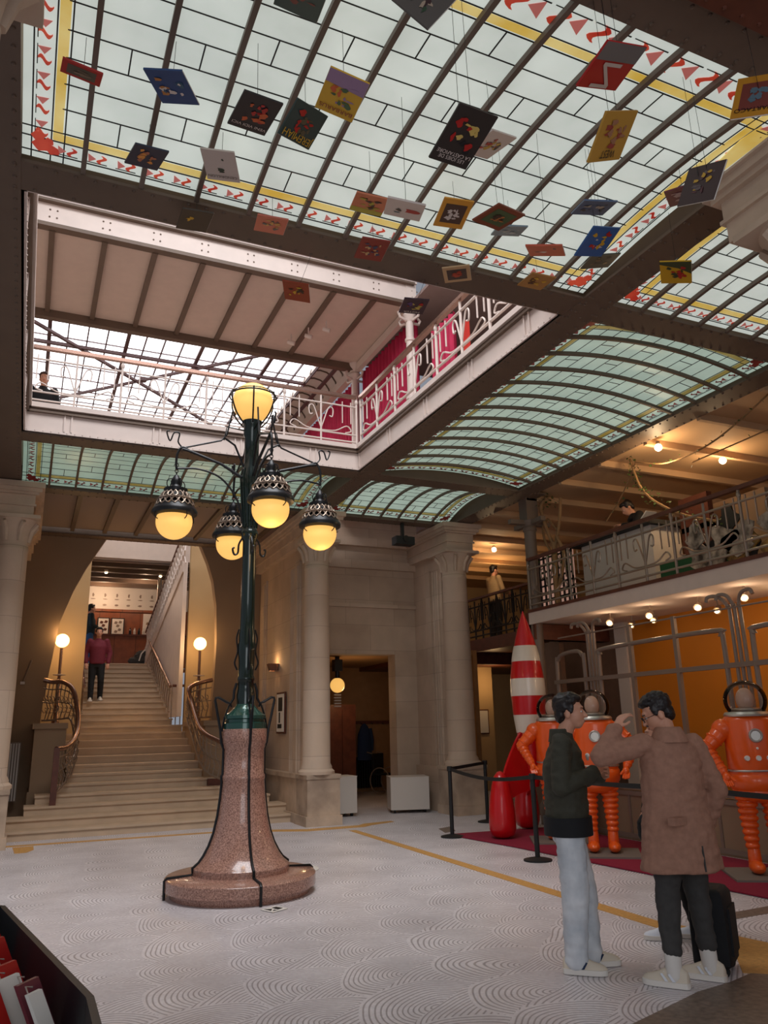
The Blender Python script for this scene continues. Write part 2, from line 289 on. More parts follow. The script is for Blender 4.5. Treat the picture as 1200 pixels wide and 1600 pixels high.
# ---------------------------------------------------------------- stained glass vaults
NW = [0]
def vault(ax, u0, u1, v0, v1, nb, gm, rise=.12, z0=5.56, row=.2, BN=.27, ms=1., rmat='iron_rib', rw=.035, hardware=True, big=False):
    NW[0] += 1; root = empty_struct('window_%d' % NW[0])
    L = v1-v0; du = (u1-u0)/nb
    def P(u, v, off=0.):
        t = (v-v0)/L; z = z0+rise*4*t*(1-t)-off
        return Vector((u, v, z)) if ax == 'x' else Vector((v, u, z))
    g = MB(); N = 14
    g.loft([[P(u0, v0+L*i/N), P(u1, v0+L*i/N), P(u1, v0+L*i/N, -.02), P(u0, v0+L*i/N, -.02)] for i in range(N+1)]); g.build('glass', gm, root, True)
    ld = MB()
    def rib(u_a, v_a, u_b, v_b, w, off=.004, mb=ld):
        n = max(1, int(abs(v_b-v_a)/.1)); d = Vector((u_b-u_a, v_b-v_a)); nn = Vector((-d.y, d.x)).normalized()*w/2; rg = []
        for i in range(n+1):
            t = i/n; u = u_a+d.x*t; v = v_a+d.y*t
            rg.append([P(u-nn.x, v-nn.y, off), P(u+nn.x, v+nn.y, off), P(u+nn.x, v+nn.y, 0), P(u-nn.x, v-nn.y, 0)])
        mb.loft(rg)
    lw = .009; B = .27
    nr = max(3, int(round((L-B-BN)/row))); rows = [v0+BN+(L-B-BN)*i/nr for i in range(nr+1)]
    for v in rows: rib(u0+B*.9, v, u1-B*.9, v, lw)
    for k in range(nb):
        ua = u0+du*k; 
        for i in range(nr):
            if (i+k) % 3 == 0 and .9*B < ua+du/2-u0 and u1-(ua+du/2) > .9*B: rib(ua+du*.5, rows[i], ua+du*.5, rows[i+1], lw)
    for v in (v0+.03, v0+BN-.085, v0+BN, v1-.06, v1-.185, v1-B): rib(u0, v, u1, v, lw)
    for u in (u0+.06, u0+.185, u0+B, u1-.06, u1-.185, u1-B): rib(u, v0, u, v1, lw)
    # yellow bands
    yb = MB()
    for v in (v0+BN-.045, v1-.225): rib(u0+.2, v, u1-.2, v, .062, .003, yb)
    for u in (u0+.225, u1-.225): rib(u, v0+.2, u, v1-.2, .062, .003, yb)
    dim = gm != 'glA'; yb.build('yellow_glass_band', 'gl_y2' if dim else 'gl_y', root)
    rd = MB()
    def motif(uc, vc, du_, dv_, s=1.):   # S swirl and wedge; (du_,dv_) unit direction along border, inward = perpendicular
        a = Vector((du_, dv_)); c = Vector((-dv_, du_)); pts = []
        for i in range(9):
            t = i/8; pts.append((Vector((uc, vc))+a*s*(.028*math.sin(t*2*PI)-.03)+c*s*(t-.5)*.10, s*.014*(.5+math.sin(t*PI))))
        for i in range(8):
            (p, w), (q, x) = pts[i], pts[i+1]; n_ = a
            vs = [p-n_*w, p+n_*w, q+n_*x, q-n_*x]; rd.prism([P(*k, .006) for k in vs], (0, 0, .004), 0)
        o = Vector((uc, vc))+a*s*.02; tri = [o, o+a*s*.07+c*s*.045, o+a*s*.06-c*s*.045]; rd.prism([P(*k, .006) for k in tri], (0, 0, .004), 1)
        e = Vector((uc, vc))-a*s*.08; f = Vector((uc, vc))+a*s*.1; q0 = e-c*.05*s; rd.prism([P(*k, .007) for k in (q0, q0+c*.006, f-c*.044*s, f-c*.05*s)], (0, 0, .003), 2)
    st = .2
    for k in range(int((u1-u0-.5)/st)+1):
        u = u0+.3+st*k; motif(u, v1-.12, -1, 0, .78)
    for k in range(int((u1-u0-.5)/(st*ms))+1): motif(u0+.3+st*ms*k, v0+(BN-.09)/2+.02, 1, 0, ms)
    for k in range(int((v1-v0-.5)/st)+1):
        v = v0+.3+st*k; motif(u0+.12, v, 0, -1, .85); motif(u1-.12, v, 0, 1, .85)
    for cu, su in ((u0, 1), (u1, -1)):
        for cv, sv in ((v0, 1), (v1, -1)):
            for (a_, b_, r_) in ((.13, .13, .06), (.2, .10, .04), (.10, .2, .04), (.17, .17, .03)):
                rd.prism([P(cu+su*(a_+r_*math.cos(t*PI/5)*(1+.25*math.sin(3*t))), cv+sv*(b_+r_*math.sin(t*PI/5)*(1+.2*math.cos(2*t))), .008) for t in range(10)], (0, 0, .004), 0)
    rd.build('red_glass_motifs', ['gl_r2', 'gl_p2', 'lead'] if dim else ['gl_r', 'gl_p', 'lead'], root)
    ld.build('lead_cames', 'lead', root)
    for k in range(1, nb):
        mb = MB(); u = u0+du*k; rg = []
        for i in range(N+1):
            v = v0+L*i/N; rg.append([P(u-rw/2, v, .05), P(u+rw/2, v, .05), P(u+rw/2, v, .01), P(u-rw/2, v, .01)])
        mb.loft(rg); mb.build('rib', rmat, root)
    # thin iron perimeter
    return root
vA = vault('x', -.37, 4.53, 2.68, 5.24, 12, 'glA', rise=.10, row=.215, BN=.40, ms=1.45)
MB().prism([(4.36, 2.75, 5.60), (4.49, 2.75, 5.60), (4.49, 3.55, 5.62), (4.38, 3.45, 5.62), (4.34, 3.2, 5.61)], (0, 0, .01)).build('gold_glass_patch', 'gl_y', vA)
vault('x', 4.87, 7.53, 2.68, 5.24, 7, 'glA', rise=.10, row=.215, BN=.40, ms=1.45)
vault('y', 5.57, 10.86, 4.87, 7.53, 13, 'glC', rise=.14, row=.19, rmat='iron')
vault('x', -.37, 4.53, 11.2, 13.42, 12, 'glD', rise=.22, row=.19, rmat='iron', z0=5.56)
vault('x', 4.87, 7.53, 11.2, 13.42, 7, 'glC', rise=.22, row=.19, rmat='iron', z0=5.56)
# plain panels between last glass bay and the stair wall
M['ceil_dim'] = mat('dimmed_ceiling', srgb(150, 132, 120), .85); pc = MB(); pc.box(-.76, 4.6, 13.72, 16.6, 5.62, 5.66)  # white panels given a darker colour to stand for dim light
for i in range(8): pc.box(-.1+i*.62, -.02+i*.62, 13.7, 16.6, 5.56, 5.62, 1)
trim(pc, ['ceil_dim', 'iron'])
# ---------------------------------------------------------------- opening: fascias, upper floor edge
fa = MB()
def fascia(mb, ax, c, a0, a1, s):   # vertical web at c facing s
    def bx(u0, u1, d0, d1, z0, z1, mi=0):
        v0, v1 = sorted((c+s*d0, c+s*d1))
        if ax == 'x': mb.box(u0, u1, v0, v1, z0, z1, mi)
        else: mb.box(v0, v1, u0, u1, z0, z1, mi)
    bx(a0, a1, -.02, .0, 5.52, 5.80); bx(a0, a1, -.05, .045, 5.80, 5.83, 1); bx(a0, a1, -.05, .03, 5.83, 5.86, 1); bx(a0, a1, -.10, .07, 5.86, 5.93); bx(a0, a1, -.03, .02, 5.52, 5.56)
    k = a0+.5
    while k < a1:
        bx(k, k+.02, 0, .02, 5.55, 5.80); bx(k+.09, k+.11, 0, .02, 5.55, 5.80); k += 1.18
    k = a0+.05
    while k < a1:
        p = (k, c+s*.022, 5.54) if ax == 'x' else (c+s*.022, k, 5.54); mb.ell(p, .008, .008, .008, 6); k += .1
fascia(fa, 'x', 10.84, -.36, 4.53, -1); fascia(fa, 'y', 4.51, 5.57, 10.86, -1); fascia(fa, 'y', -.35, 5.57, 10.86, 1); fascia(fa, 'x', 5.59, -.36, 4.53, 1)
trim(fa, ['iron_white', 'iron'])
uf = MB(); uf.box(-3, 8.2, 10.95, 13.6, 5.88, 5.92); uf.box(4.6, 8.2, 5.3, 10.95, 5.88, 5.92); uf.box(-3, -.45, 5.3, 10.95, 5.88, 5.92); uf.box(-3, 8.2, 1.5, 5.45, 5.88, 5.92)
trim(uf, 'ceil_beige')
# ---------------------------------------------------------------- upper hall
uc = MB(); uc.box(-.9, 5.6, 10.9, 13.5, 8.74, 8.8)
trim(uc, 'ceil_beige')
ur = MB()
for i in range(9): ur.box(-.30+i*.735, -.22+i*.735, 10.95, 13.45, 8.68, 8.74)
ur.box(-.9, 5.6, 13.42, 13.56, 8.6, 8.8); ur.box(-.9, 5.6, 10.84, 10.98, 8.70, 8.76); ur.box(-.9, 5.6, 10.78, 10.86, 9.08, 9.12)
trim(ur, 'iron')
cw = MB(); cw.box(-.9, 5.6, 10.86, 10.95, 8.76, 9.08); cw.box(-.9, 5.6, 10.84, 10.95, 9.12, 9.7)
for i in range(9):
    for dx in (-.05, .05):
        for dz in (0, .12): cw.ell((-.26+i*.735+dx, 10.855, 8.86+dz), .014, .008, .014, 6, 1)
    cw.box(-.30+i*.735, -.22+i*.735, 10.82, 10.86, 9.12, 9.6)
trim(cw, ['iron_white', 'iron'])
NW[0] += 1; sk = empty_struct('window_%d' % NW[0])
MB().box(-.9, 4.9, 13.56, 20.5, 8.86, 8.88).build('glass', 'sky', sk)
M['bar_dk'] = mat('purple_brown_bar', srgb(92, 66, 66), .5)
t = MB()
for i in range(17): t.box(-.24+i*.345, -.215+i*.345 if i % 4 else -.17+i*.345, 13.56, 20.5, 8.81, 8.86)
k = 14.0
while k < 20.4: t.box(-.9, 4.9, k, k+.009, 8.835, 8.86); k += .62
t.build('glazing_bars', 'bar_dk', sk)
t = MB(); t.bar((-.48, 13.96, 8.74), (3.51, 17.75, 8.74), .06, .05); t.bar((3.76, 13.6, 8.72), (.1, 17.3, 8.72), .05, .05); t.cyl((1.66, 15.75, 8.70), (1.66, 15.75, 8.78), .07)
t.bar((-.9, 14.75, 8.76), (4.9, 14.75, 8.76), .06, .06)
t.build('wind_brace', 'bar_dk', sk)
cv = MB(); rg = []
for i in range(9):
    a = PI*i/8; x = 5.22-.38*math.cos(a); z = 8.74+.36*math.sin(a)
    rg.append([(x, 13.56, z), (x, 20, z), (x+.02, 20, z+.02), (x+.02, 13.56, z+.02)])
cv.loft(rg, cap=False)
k = 13.8
while k < 20:
    for i in range(8):
        a0, a1 = PI*i/8, PI*(i+1)/8
        cv.bar((5.22-.375*math.cos(a0), k, 8.74+.35*math.sin(a0)), (5.22-.375*math.cos(a1), k, 8.74+.35*math.sin(a1)), .04, .02, 1, up=(0, 1, 0))
    k += .42
cv.box(5.52, 5.66, 13.56, 20, 8.58, 8.76); cv.box(5.52, 5.62, 10.9, 13.6, 8.56, 8.72)
trim(cv, ['iron_white', 'iron'], True)
M['mauve'] = mat('mauve_wall', srgb(150, 130, 124), .8, nz=.05)
wr = MB(); wr.box(7.9, 8.0, 2, 20, 5.9, 9.1); wr.box(5.6, 8, 4, 13.5, 8.78, 8.84); wr.box(5.0, 8, 20, 20.1, 5.9, 9)
struct(wr.build('wall_upper_right', 'mauve'))
struct(MB().box(-3.0, -2.9, 4, 20.6, 5.9, 9.2).box(-3, 8, 20.6, 20.7, 5.9, 9.2).build('wall_upper_left', 'ceil_beige'))
# ---------------------------------------------------------------- stair hall walls
aw = MB()
L_ = [(.30, 0), (.30, 1.9), (.33, 2.4), (.40, 2.95), (.49, 3.75), (.70, 4.4), (.90, 4.86), (1.05, 5.14)]
R_ = [(3.60, 0), (3.60, 2.0), (3.63, 2.6), (3.65, 3.4), (3.62, 4.2), (3.53, 4.75), (3.40, 5.15)]
def awall(y0, y1, mb, L_, R_, xl, xr, zt):
    for pts, xo in ((L_, xl), (R_, xr)):
        pts = pts+[(pts[-1][0]+(.25 if xo == xl else -.2), zt)]
        for (a, za), (b_, zb) in zip(pts[:-1], pts[1:]):
            mb.prism([(xo, y0, za), (a, y0, za), (b_, y0, zb), (xo, y0, zb)], (0, y1-y0, 0))
awall(16.9, 17.12, aw, L_, R_, -2.0, 4.9, 5.6)
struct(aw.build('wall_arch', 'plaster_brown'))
bw = MB(); bw.box(-1.5, 1.08, 18.2, 18.35, 0, 6.6); bw.box(3.26, 5, 18.2, 18.35, 0, 6.6); bw.box(.98, 1.08, 18.3, 23.3, 0, 6.6); bw.box(-1.5, -1.4, 17, 18.3, 0, 6.6); bw.box(4.9, 5, 17, 18.3, 0, 6.6)
struct(bw.build('wall_stairwell', 'plaster'))
# left side of hall
lw_ = MB(); lw_.box(-2.0, -.9, 12, 16.9, 0, 5.6)
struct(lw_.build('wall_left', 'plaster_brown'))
# ---------------------------------------------------------------- stone columns and porch
def column(cx, cy, z0, z1, ped, label, r=.245, pedbox=None, near=False):
    t = thing('stone_column', (cx, cy, 0), label, 'column')
    if pedbox:
        x0, x1, y0, y1 = pedbox; p = MB(); p.box(x0-cx, x1-cx, y0-cy, y1-cy, .16, ped-.07); p.box(x0-cx-.03, x1-cx+.03, y0-cy-.03, y1-cy+.03, 0, .16); p.box(x0-cx-.015, x1-cx+.015, y0-cy-.015, y1-cy+.015, ped-.07, ped)
        p.build('pedestal', 'stone_stained', t)
    s = MB(); s.lathe([(r*1.3, ped), (r*1.3, ped+.05), (r*1.12, ped+.09), (r*1.12, ped+.12), (r, ped+.18), (r*.99, ped+1.5), (r*.9, z1-.55), (r*.93, z1-.54), (r*.93, z1-.5), (r*.9, z1-.49), (r*.9, z1-.42)], n=36)
    s.build('shaft', M['stone_drum'], t, True)
    c = MB(); c.lathe([(r*.9, z1-.42), (r*.95, z1-.3), (r*1.1, z1-.16), (r*1.35, z1-.07), (r*1.4, z1-.05)], n=36)
    c.box(-r*1.42, r*1.42, -r*1.42, r*1.42, z1-.055, z1)
    for k in range(8):
        a = k*PI/4+PI/8; c.tube([(math.cos(a)*r*.93, math.sin(a)*r*.93, z1-.4), (math.cos(a)*r*1.05, math.sin(a)*r*1.05, z1-.22), (math.cos(a)*r*1.4, math.sin(a)*r*1.4, z1-.1), (math.cos(a)*r*1.36, math.sin(a)*r*1.36, z1-.14)], [.03, .045, .035, .02], 6)
    c.build('capital', 'stone_plain', t, True); return t
M['stone_drum'] = mat('limestone_drums', srgb(200, 176, 154), .8, nz=.08, nscale=1.5, bump=.2, bscale=30, bricks=(30, .56, .006, .7))
column(4.72, 13.46, 0, 4.95, .82, 'stone column on a stained square pedestal right of the grand staircase', pedbox=(4.47, 5.06, 13.2, 13.8))
column(7.66, 13.5, 0, 4.95, .86, 'stone column on a stained pedestal behind the rope barrier and rocket', r=.27, pedbox=(7.32, 7.96, 13.15, 13.85))
column(-.42, 13.5, 0, 4.95, .82, 'pale stone column at the far left edge of the hall', r=.27, pedbox=(-.7, -.1, 13.2, 13.8))
column(-.60, 3.05, 0, 4.98, .82, 'near stone column with carved capital at the top left corner', r=.27, pedbox=(-.9, -.3, 2.75, 3.35))
column(4.78, 3.05, 0, 4.98, .82, 'near stone column with flared capital at the right edge', r=.27, pedbox=(4.48, 5.08, 2.75, 3.35))
def entab(x0, x1, y0, y1, z0=4.95, z1=5.48, sides=('x0', 'y0')):
    mb = MB(); e = [0, .0, .03, .05, .10, .12]
    for i, (a, b_, d) in enumerate(((z0, z0+.16, 0), (z0+.16, z0+.19, .03), (z0+.19, z0+.34, .01), (z0+.34, z0+.38, .06), (z0+.38, z0+.44, .10), (z0+.44, z1, .14))):
        mb.box(x0-d, x1+d, y0-d, y1+d, a, b_)
    return trim(mb, 'stone_plain')
entab(4.48, 5.02, 13.2, 16.88); entab(7.36, 7.95, 13.2, 15.2); entab(-.75, -.15, 13.2, 16.88)
entab(-1.0, -.36, 1.2, 3.4, 4.98, 5.44); entab(4.44, 5.2, 1.2, 3.5, 4.98, 5.44)
pw = MB(); pw.box(4.60, 4.95, 13.75, 16.9, .80, 5.0)
for x0, y0, y1 in ((4.56, 14.0, 14.25), (4.56, 16.3, 16.6)): pw.box(x0, 4.62, y0, y1, .82, 4.7); pw.box(x0-.03, 4.62, y0+.04, y1-.04, .82, 4.6)
for k in range(3): pw.cyl((4.585, 14.34+.09*k, .82), (4.585, 14.34+.09*k, 4.6), .035, n=10)
struct(pw.build('wall_porch_left', 'stone'))
pd = MB(); pd.box(4.50, 4.95, 13.8, 16.9, 0, .74); pd.box(4.46, 4.95, 13.8, 16.9, .74, .82); pd.box(4.46, 4.95, 13.8, 16.9, 0, .16)
trim(pd, 'stone_stained')
pb = MB(); pb.box(4.95, 5.15, 15, 15.35, 0, 5); pb.box(7.0, 7.6, 15, 15.35, 0, 5); pb.box(5.15, 7.0, 15, 15.35, 3.04, 5); pb.box(4.95, 7.5, 14.93, 15, 4.0, 4.08); pb.box(4.95, 7.5, 14.9, 15, 4.82, 5.0); pb.box(4.9, 7.6, 15.0, 15.35, 5.0, 5.9); pb.box(4.95, 7.4, 14.86, 15.02, 5.3, 5.48)
struct(pb.build('wall_porch_back', 'stone'))
pr_ = MB(); pr_.box(7.5, 7.75, 13.75, 15.3, 0, 5)
pr_.box(7.46, 7.52, 14.2, 14.4, .8, 4.7)
for k in range(3): pr_.cyl((7.49, 13.9+.09*k, .82), (7.49, 13.9+.09*k, 4.65), .035, n=10)
pr_.box(7.42, 7.75, 13.85, 15, 0, .82)
struct(pr_.build('wall_porch_right', 'stone'))
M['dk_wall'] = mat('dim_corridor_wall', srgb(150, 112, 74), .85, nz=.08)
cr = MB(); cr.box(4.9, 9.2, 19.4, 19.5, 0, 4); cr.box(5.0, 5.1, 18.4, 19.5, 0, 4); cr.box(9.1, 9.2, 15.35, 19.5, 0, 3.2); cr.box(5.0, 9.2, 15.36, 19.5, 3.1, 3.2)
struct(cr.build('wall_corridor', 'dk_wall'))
# corridor furnishings
c = thing('coat_rail', (8.2, 19.36, 0), 'brown wooden coat rail along the corridor wall', 'coat rail'); MB().box(-1.0, .6, -.03, .02, 1.66, 1.74).build('rail', 'wood', c)
kb = MB()
for i in range(5): kb.cyl((-.8+i*.3, -.03, 1.68), (-.8+i*.3, -.09, 1.66), .012)
kb.build('peg', 'blk', c)
mb = MB(); mb.loft([[(math.cos(2*PI*k/16)*rx, math.sin(2*PI*k/16)*ry-.12, z) for k in range(16)] for z, rx, ry in ((.72, .2, .09), (1.0, .2, .09), (1.35, .18, .08), (1.55, .1, .06), (1.62, .03, .03))])
mb.tube([(.16, -.12, 1.5), (.21, -.13, 1.2), (.2, -.13, .95)], [.05, .05, .04]); M['navy'] = mat('navy_cloth', srgb(34, 50, 78), .85)
o = mb.build('hanging_coat', 'navy', None, True); o.location = (8.03, 19.3, .05); tag(o, 'dark blue coat hanging in the corridor', 'coat')
rd_ = MB()
for i in range(16): rd_.box(-.5+i*.065, -.46+i*.065, -.08, .0, .1, .85)
o = rd_.build('column_radiator', 'blk'); o.location = (8.0, 19.3, 0); tag(o, 'dark ribbed radiator against the corridor wall beside the wheelchair', 'radiator')
wc = thing('wheelchair', (8.2, 18.3, 0), 'folded wheelchair standing in the dark corridor', 'wheelchair', rz=.5)
for s in (-.22, .22):
    w = MB(); w.tube([(s, .3*math.cos(a*PI/14), .32+.3*math.sin(a*PI/14)) for a in range(29)], .014, 8); w.build('wheel', 'taupe', wc)
w = MB(); w.box(-.2, .2, -.2, .22, .45, .49); w.box(-.2, .2, .2, .24, .49, .95); w.build('seat', 'black', wc)
w = MB(); w.tube([(-.2, .24, .95), (-.2, .4, .98)], .015); w.tube([(.2, .24, .95), (.2, .4, .98)], .015); w.tube([(-.2, -.2, .47), (-.2, -.3, .1)], .015); w.tube([(.2, -.2, .47), (.2, -.3, .1)], .015); w.build('frame', 'taupe', wc)
cb_ = thing('dark_cabinet', (6.72, 17.7, 0), 'tall dark wooden cabinet just inside the corridor', 'cabinet'); MB().box(-.35, .35, -.3, .3, 0, 2.1).build('body', 'wood', cb_); MB().box(-.33, -.01, -.325, -.30, .1, 2.0).build('door', 'wood', cb_); MB().box(.01, .33, -.325, -.30, .1, 2.0).build('door', 'wood', cb_)
hl = thing('globe_lamp', (6.2, 16.3, 2.48), 'round glowing globe lamp on a striped stem inside the corridor', 'lamp')
MB().ell((0, 0, 0), .16, .16, .16, 24).build('globe', 'globe', hl, True)
mb = MB(); mb.cyl((0, 0, .15), (0, 0, .62), .05, n=16); mb.box(-.09, .09, -.09, .09, .3, .55); mb.build('stem', 'blk', hl, True)
mb = MB()
for i in range(5): mb.box(-.08, .08, -.02, .02, -.22-.06*i, -.19-.06*i)
mb.build('louvre', 'white', hl)
point('corridor_lamp_light', (6.6, 16.5, 2.3), 12, WARM, .12)
for nm, x, y, sx, sy, h, rz, lab in (('white_plinth', 5.55, 14.5, .5, .5, .64, 0, 'white box plinth beside the stone column pedestal'), ('white_cabinet', 6.93, 14.42, .74, .62, .58, -.3, 'wide white cabinet on castors under the pilaster')):
    p = thing(nm, (x, y, 0), lab, 'box', rz=rz); q = MB(); q.box(-sx/2, sx/2, -sy/2, sy/2, .06, .06+h); q.build('body', 'white', p); q = MB(); q.box(-sx/2-.005, sx/2+.005, -sy/2-.005, sy/2+.005, .055+h, .07+h); q.build('lid', 'white', p)
    q = MB()
    for a in (-1, 1):
        for b_ in (-1, 1): q.cyl((a*(sx/2-.08)-.02, b_*(sy/2-.08), .035), (a*(sx/2-.08)+.02, b_*(sy/2-.08), .035), .035)
    q.build('castor', 'black', p)
# sconce, framed print, radiator, loudspeaker
sc = thing('wall_sconce', (4.56, 15.5, 2.72), 'small square brass sconce glowing upward on the stone wall', 'lamp'); q = MB(); q.loft([[(-.02, -.07, 0), (-.12, -.07, 0), (-.12, .07, 0), (-.02, .07, 0)], [(0, -.10, .14), (-.16, -.10, .14), (-.16, .10, .14), (0, .10, .14)]], cap=False); q.box(-.02, .03, -.1, .1, 0, .14); q.build('shade', 'rail_brass', sc)
MB().ell((-.07, 0, .08), .03, .03, .03).build('bulb', 'bulb', sc); point('sconce_light', (4.44, 15.5, 2.9), 3.2, WARM, .03)
fp = thing('framed_print', (4.585, 15.1, 1.5), 'tall narrow framed black and white print on the stone wall', 'picture'); q = MB(); q.box(-.03, .0, -.27, .27, 0, .78); q.build('frame', 'wood', fp); q = MB(); q.box(-.036, -.03, -.235, .235, .035, .745); q.build('print', 'paper', fp)
q = MB(); q.box(-.04, -.036, -.14, .12, .42, .68); q.box(-.04, -.036, -.1, .16, .1, .18); q.box(-.04, -.036, .0, .08, .2, .4); q.build('figure', 'black', fp)
ra = thing('wall_radiator', (-.22, 16.55, .4), 'white slatted radiator by the left stone column', 'radiator'); q = MB(); q.box(-.3, .22, .1, .16, 0, 1.05); q.build('panel', 'taupe', ra)
q = MB()
for i in range(11): q.box(-.28+i*.046, -.256+i*.046, .03, .1, .02, 1.03)
q.build('slats', 'white', ra)
sp = thing('loudspeaker', (6.55, 13.5, 5.08), 'black loudspeaker box under the beam above the porch', 'speaker'); MB().box(-.2, .2, -.1, .12, -.04, .12).build('cabinet', 'black', sp); MB().box(-.03, .03, .02, .08, .12, .418).build('bracket', 'blk', sp); MB().cyl((0, -.12, .07), (0, -.13, .07), .06).build('driver', 'blk', sp)
pn = thing('slanted_wall_light', (-.08, 16.82, 2.55), 'thin slanted metal light fitting on the dark left wall', 'lamp'); q = MB(); q.bar((0, 0, 0), (.12, -.1, .42), .03, .03); q.build('arm', 'taupe', pn); MB().box(-.04, .04, -.05, .05, -.03, .02).build('head', 'white', pn)
# ---------------------------------------------------------------- staircase
st = thing('grand_staircase', (2.1, 14.1, 0), 'wide pale stone staircase rising to the upper landing', 'staircase')
stp = MB()
def xr(k): return [(-2, 4.5), (-2, 4.5), (.14, 4.3), (.3, 3.62), (.62, 3.45)][k-1] if k <= 5 else ((.82, 3.28) if k <= 12 else (1.08, 3.12))
for k in range(1, 25):
    x0, x1 = xr(k); y0 = 14.1+.4*(k-1); z = .144*k
    stp.box(x0-2.1, x1-2.1, y0-14.1, (y0+.5 if k < 24 else 27)-14.1, z-.144 if k > 1 else 0, z-.035); stp.box(x0-2.1-.01, x1-2.1+.01, y0-14.1-.03, (y0+.5 if k < 24 else 27)-14.1, z-.035, z)
stp.box(-1.2, 1.2, 2, 9.2, 0, .3); stp.build('steps', 'step', st)
bl = MB(); bl.box(-1.48, -1.24, 1.6, 1.9, .432, .56); bl.box(1.2, 1.5, 1.5, 1.9, .576, .70); bl.build('end_block', 'wood', st)
pi_ = MB()
for x0, x1 in ((.2, .74), (3.28, 4.3)):
    pi_.box(x0, x1, 15.95, 18.2, .2, 1.68); pi_.box(x0-.04, x1+.02, 15.9, 18.2, 1.68, 1.78); pi_.box(x0-.03, x1, 15.92, 17.9, .2, .6)
trim(pi_, 'plaster_brown')
# curved front rails
def curved_rail(T, Bt, label, newel):
    t = thing('curved_handrail', tuple(newel), label, 'railing'); o = Vector(newel); tp = [p-o for p in sbez(T, 8)]; bt = [p-o for p in sbez(Bt, 8)]
    h = MB(); h.tube(tp, .045, 12); h.build('handrail', 'rail_brass', t, True)
    h = MB(); h.tube(bt, .018, 8); h.tube([b.lerp(a, .45) for a, b in zip(tp, bt)], .014, 8); h.tube([b.lerp(a, .8) for a, b in zip(tp, bt)], .014, 8); h.build('rail_bars', 'iron_grey', t, True)
    h = MB()
    for i in range(2, len(tp)-1, 3):
        b_, a = bt[i], tp[i]; sd = Vector((.05, 0, 0)); h.tube([b_, b_.lerp(a, .3)+sd, b_.lerp(a, .6)-sd*.5, a], .011, 6)
        for q in range(2): h.tube([b_.lerp(a, .25+.3*q)+Vector((.05*math.sin(w), 0, .05*math.cos(w))) for w in (0, 1.2, 2.4, 3.6, 4.8)], .008, 5)
    h.build('baluster', 'iron_grey', t, True); return t
LT = [(.56, 15.0, 1.34), (.74, 15.3, 1.37), (.89, 15.7, 1.54), (.93, 16.1, 1.89), (.83, 16.4, 2.37), (.65, 16.6, 2.55), (.45, 16.68, 2.56), (.29, 16.7, 2.60)]
LB = [(.60, 15.05, .62), (.74, 15.3, .76), (.89, 15.7, .95), (.92, 16.1, 1.30), (.83, 16.4, 1.82), (.65, 16.6, 1.86), (.45, 16.68, 1.84), (.31, 16.7, 1.84)]
t = curved_rail(LT, LB, 'curved metal handrail sweeping down the left side of the stairs', (.56, 15.0, .43))
MB().loft([[(.01+dx, dy, 0) for dx, dy in ((-.05, -.05), (.05, -.05), (.05, .05), (-.05, .05))], [(.01+dx, dy, .93) for dx, dy in ((-.045, -.05), (.045, -.05), (.045, .05), (-.045, .05))]]).build('newel_post', 'wood', t)
RT = [(3.37, 15.0, 1.39), (3.19, 15.3, 1.51), (3.09, 15.6, 1.68), (3.04, 16.2, 2.14), (3.01, 16.4, 2.37), (3.08, 16.5, 2.47), (3.25, 16.6, 2.54), (3.54, 16.7, 2.61)]
RB = [(3.41, 15.0, .72), (3.21, 15.2, .83), (3.09, 15.4, 1.03), (3.02, 15.9, 1.49), (3.01, 16.4, 1.80), (3.08, 16.5, 1.84), (3.25, 16.6, 1.85), (3.54, 16.7, 1.86)]
curved_rail(RT, RB, 'curved metal handrail sweeping down the right side of the stairs', (3.37, 15.0, .576))
def slope_rail(p0, p1, h, label, n=14):
    t = thing('stair_railing', p0, label, 'railing'); d = Vector(p1)-Vector(p0); H = Vector((0, 0, h))
    m = MB(); m.tube([H, d+H], .035, 10); m.build('handrail', 'rail_brass', t, True)
    m = MB(); m.tube([(0, 0, .06), d+Vector((0, 0, .06))], .015); m.tube([H*.75, d+H*.75], .012); m.build('rail_bars', 'iron_grey', t)
    for i in range(n):
        q = d*(i+.5)/n; m = MB(); m.tube([q, q+H*.35+Vector((0, .05, 0)), q+H*.7-Vector((0, .05, 0)), q+H], .014, 6); m.build('baluster', 'iron_grey', t, True)
    return t
slope_rail((2.98, 18.5, 1.95), (3.10, 23.3, 3.5), .62, 'straight ironwork railing up the right side of the upper flight')
slope_rail((1.14, 18.5, 1.95), (1.22, 23.3, 3.5), .62, 'straight ironwork railing up the left side of the upper flight')
m = thing('landing_barrier', (3.0, 18.45, 1.73), 'short railing with glass panel beside the stair opening on the right', 'railing'); MB().tube([(0, -.1, .85), (.5, -.1, .85)], .03).build('handrail', 'wood', m)
q = MB(); [q.cyl((.1*i, -.1, 0), (.1*i, -.1, .85), .012) for i in range(6)]; q.build('bars', 'iron_grey', m)
for x, lab in ((.57, 'left'), (3.32, 'right')):
    l = thing('globe_standard_lamp', (x, 17.0, 1.78), 'glowing white globe on a thin post at the %s side of the stairs' % lab, 'lamp', 'stair globe lamps')
    q = MB(); q.lathe([(.07, 0), (.07, .05), (.045, .08), (.045, .85), (.03, .88), (.03, 1.46)], n=16); q.build('post', 'rail_brass', l, True)
    q = MB(); q.lathe([(.03, .92), (.12, .93), (.12, .94), (.03, .95)], n=20); q.build('collar_disc', 'iron_white', l, True)
    MB().ell((0, 0, 1.61), .135, .135, .135, 24).build('globe', 'globe_hot', l, True)
    point('stair_globe_light', (x+(.0), 16.8, 3.5), 8, WARM, .1); point('stair_globe_light', (x, 17.6, 3.4), 15, WARM, .1)
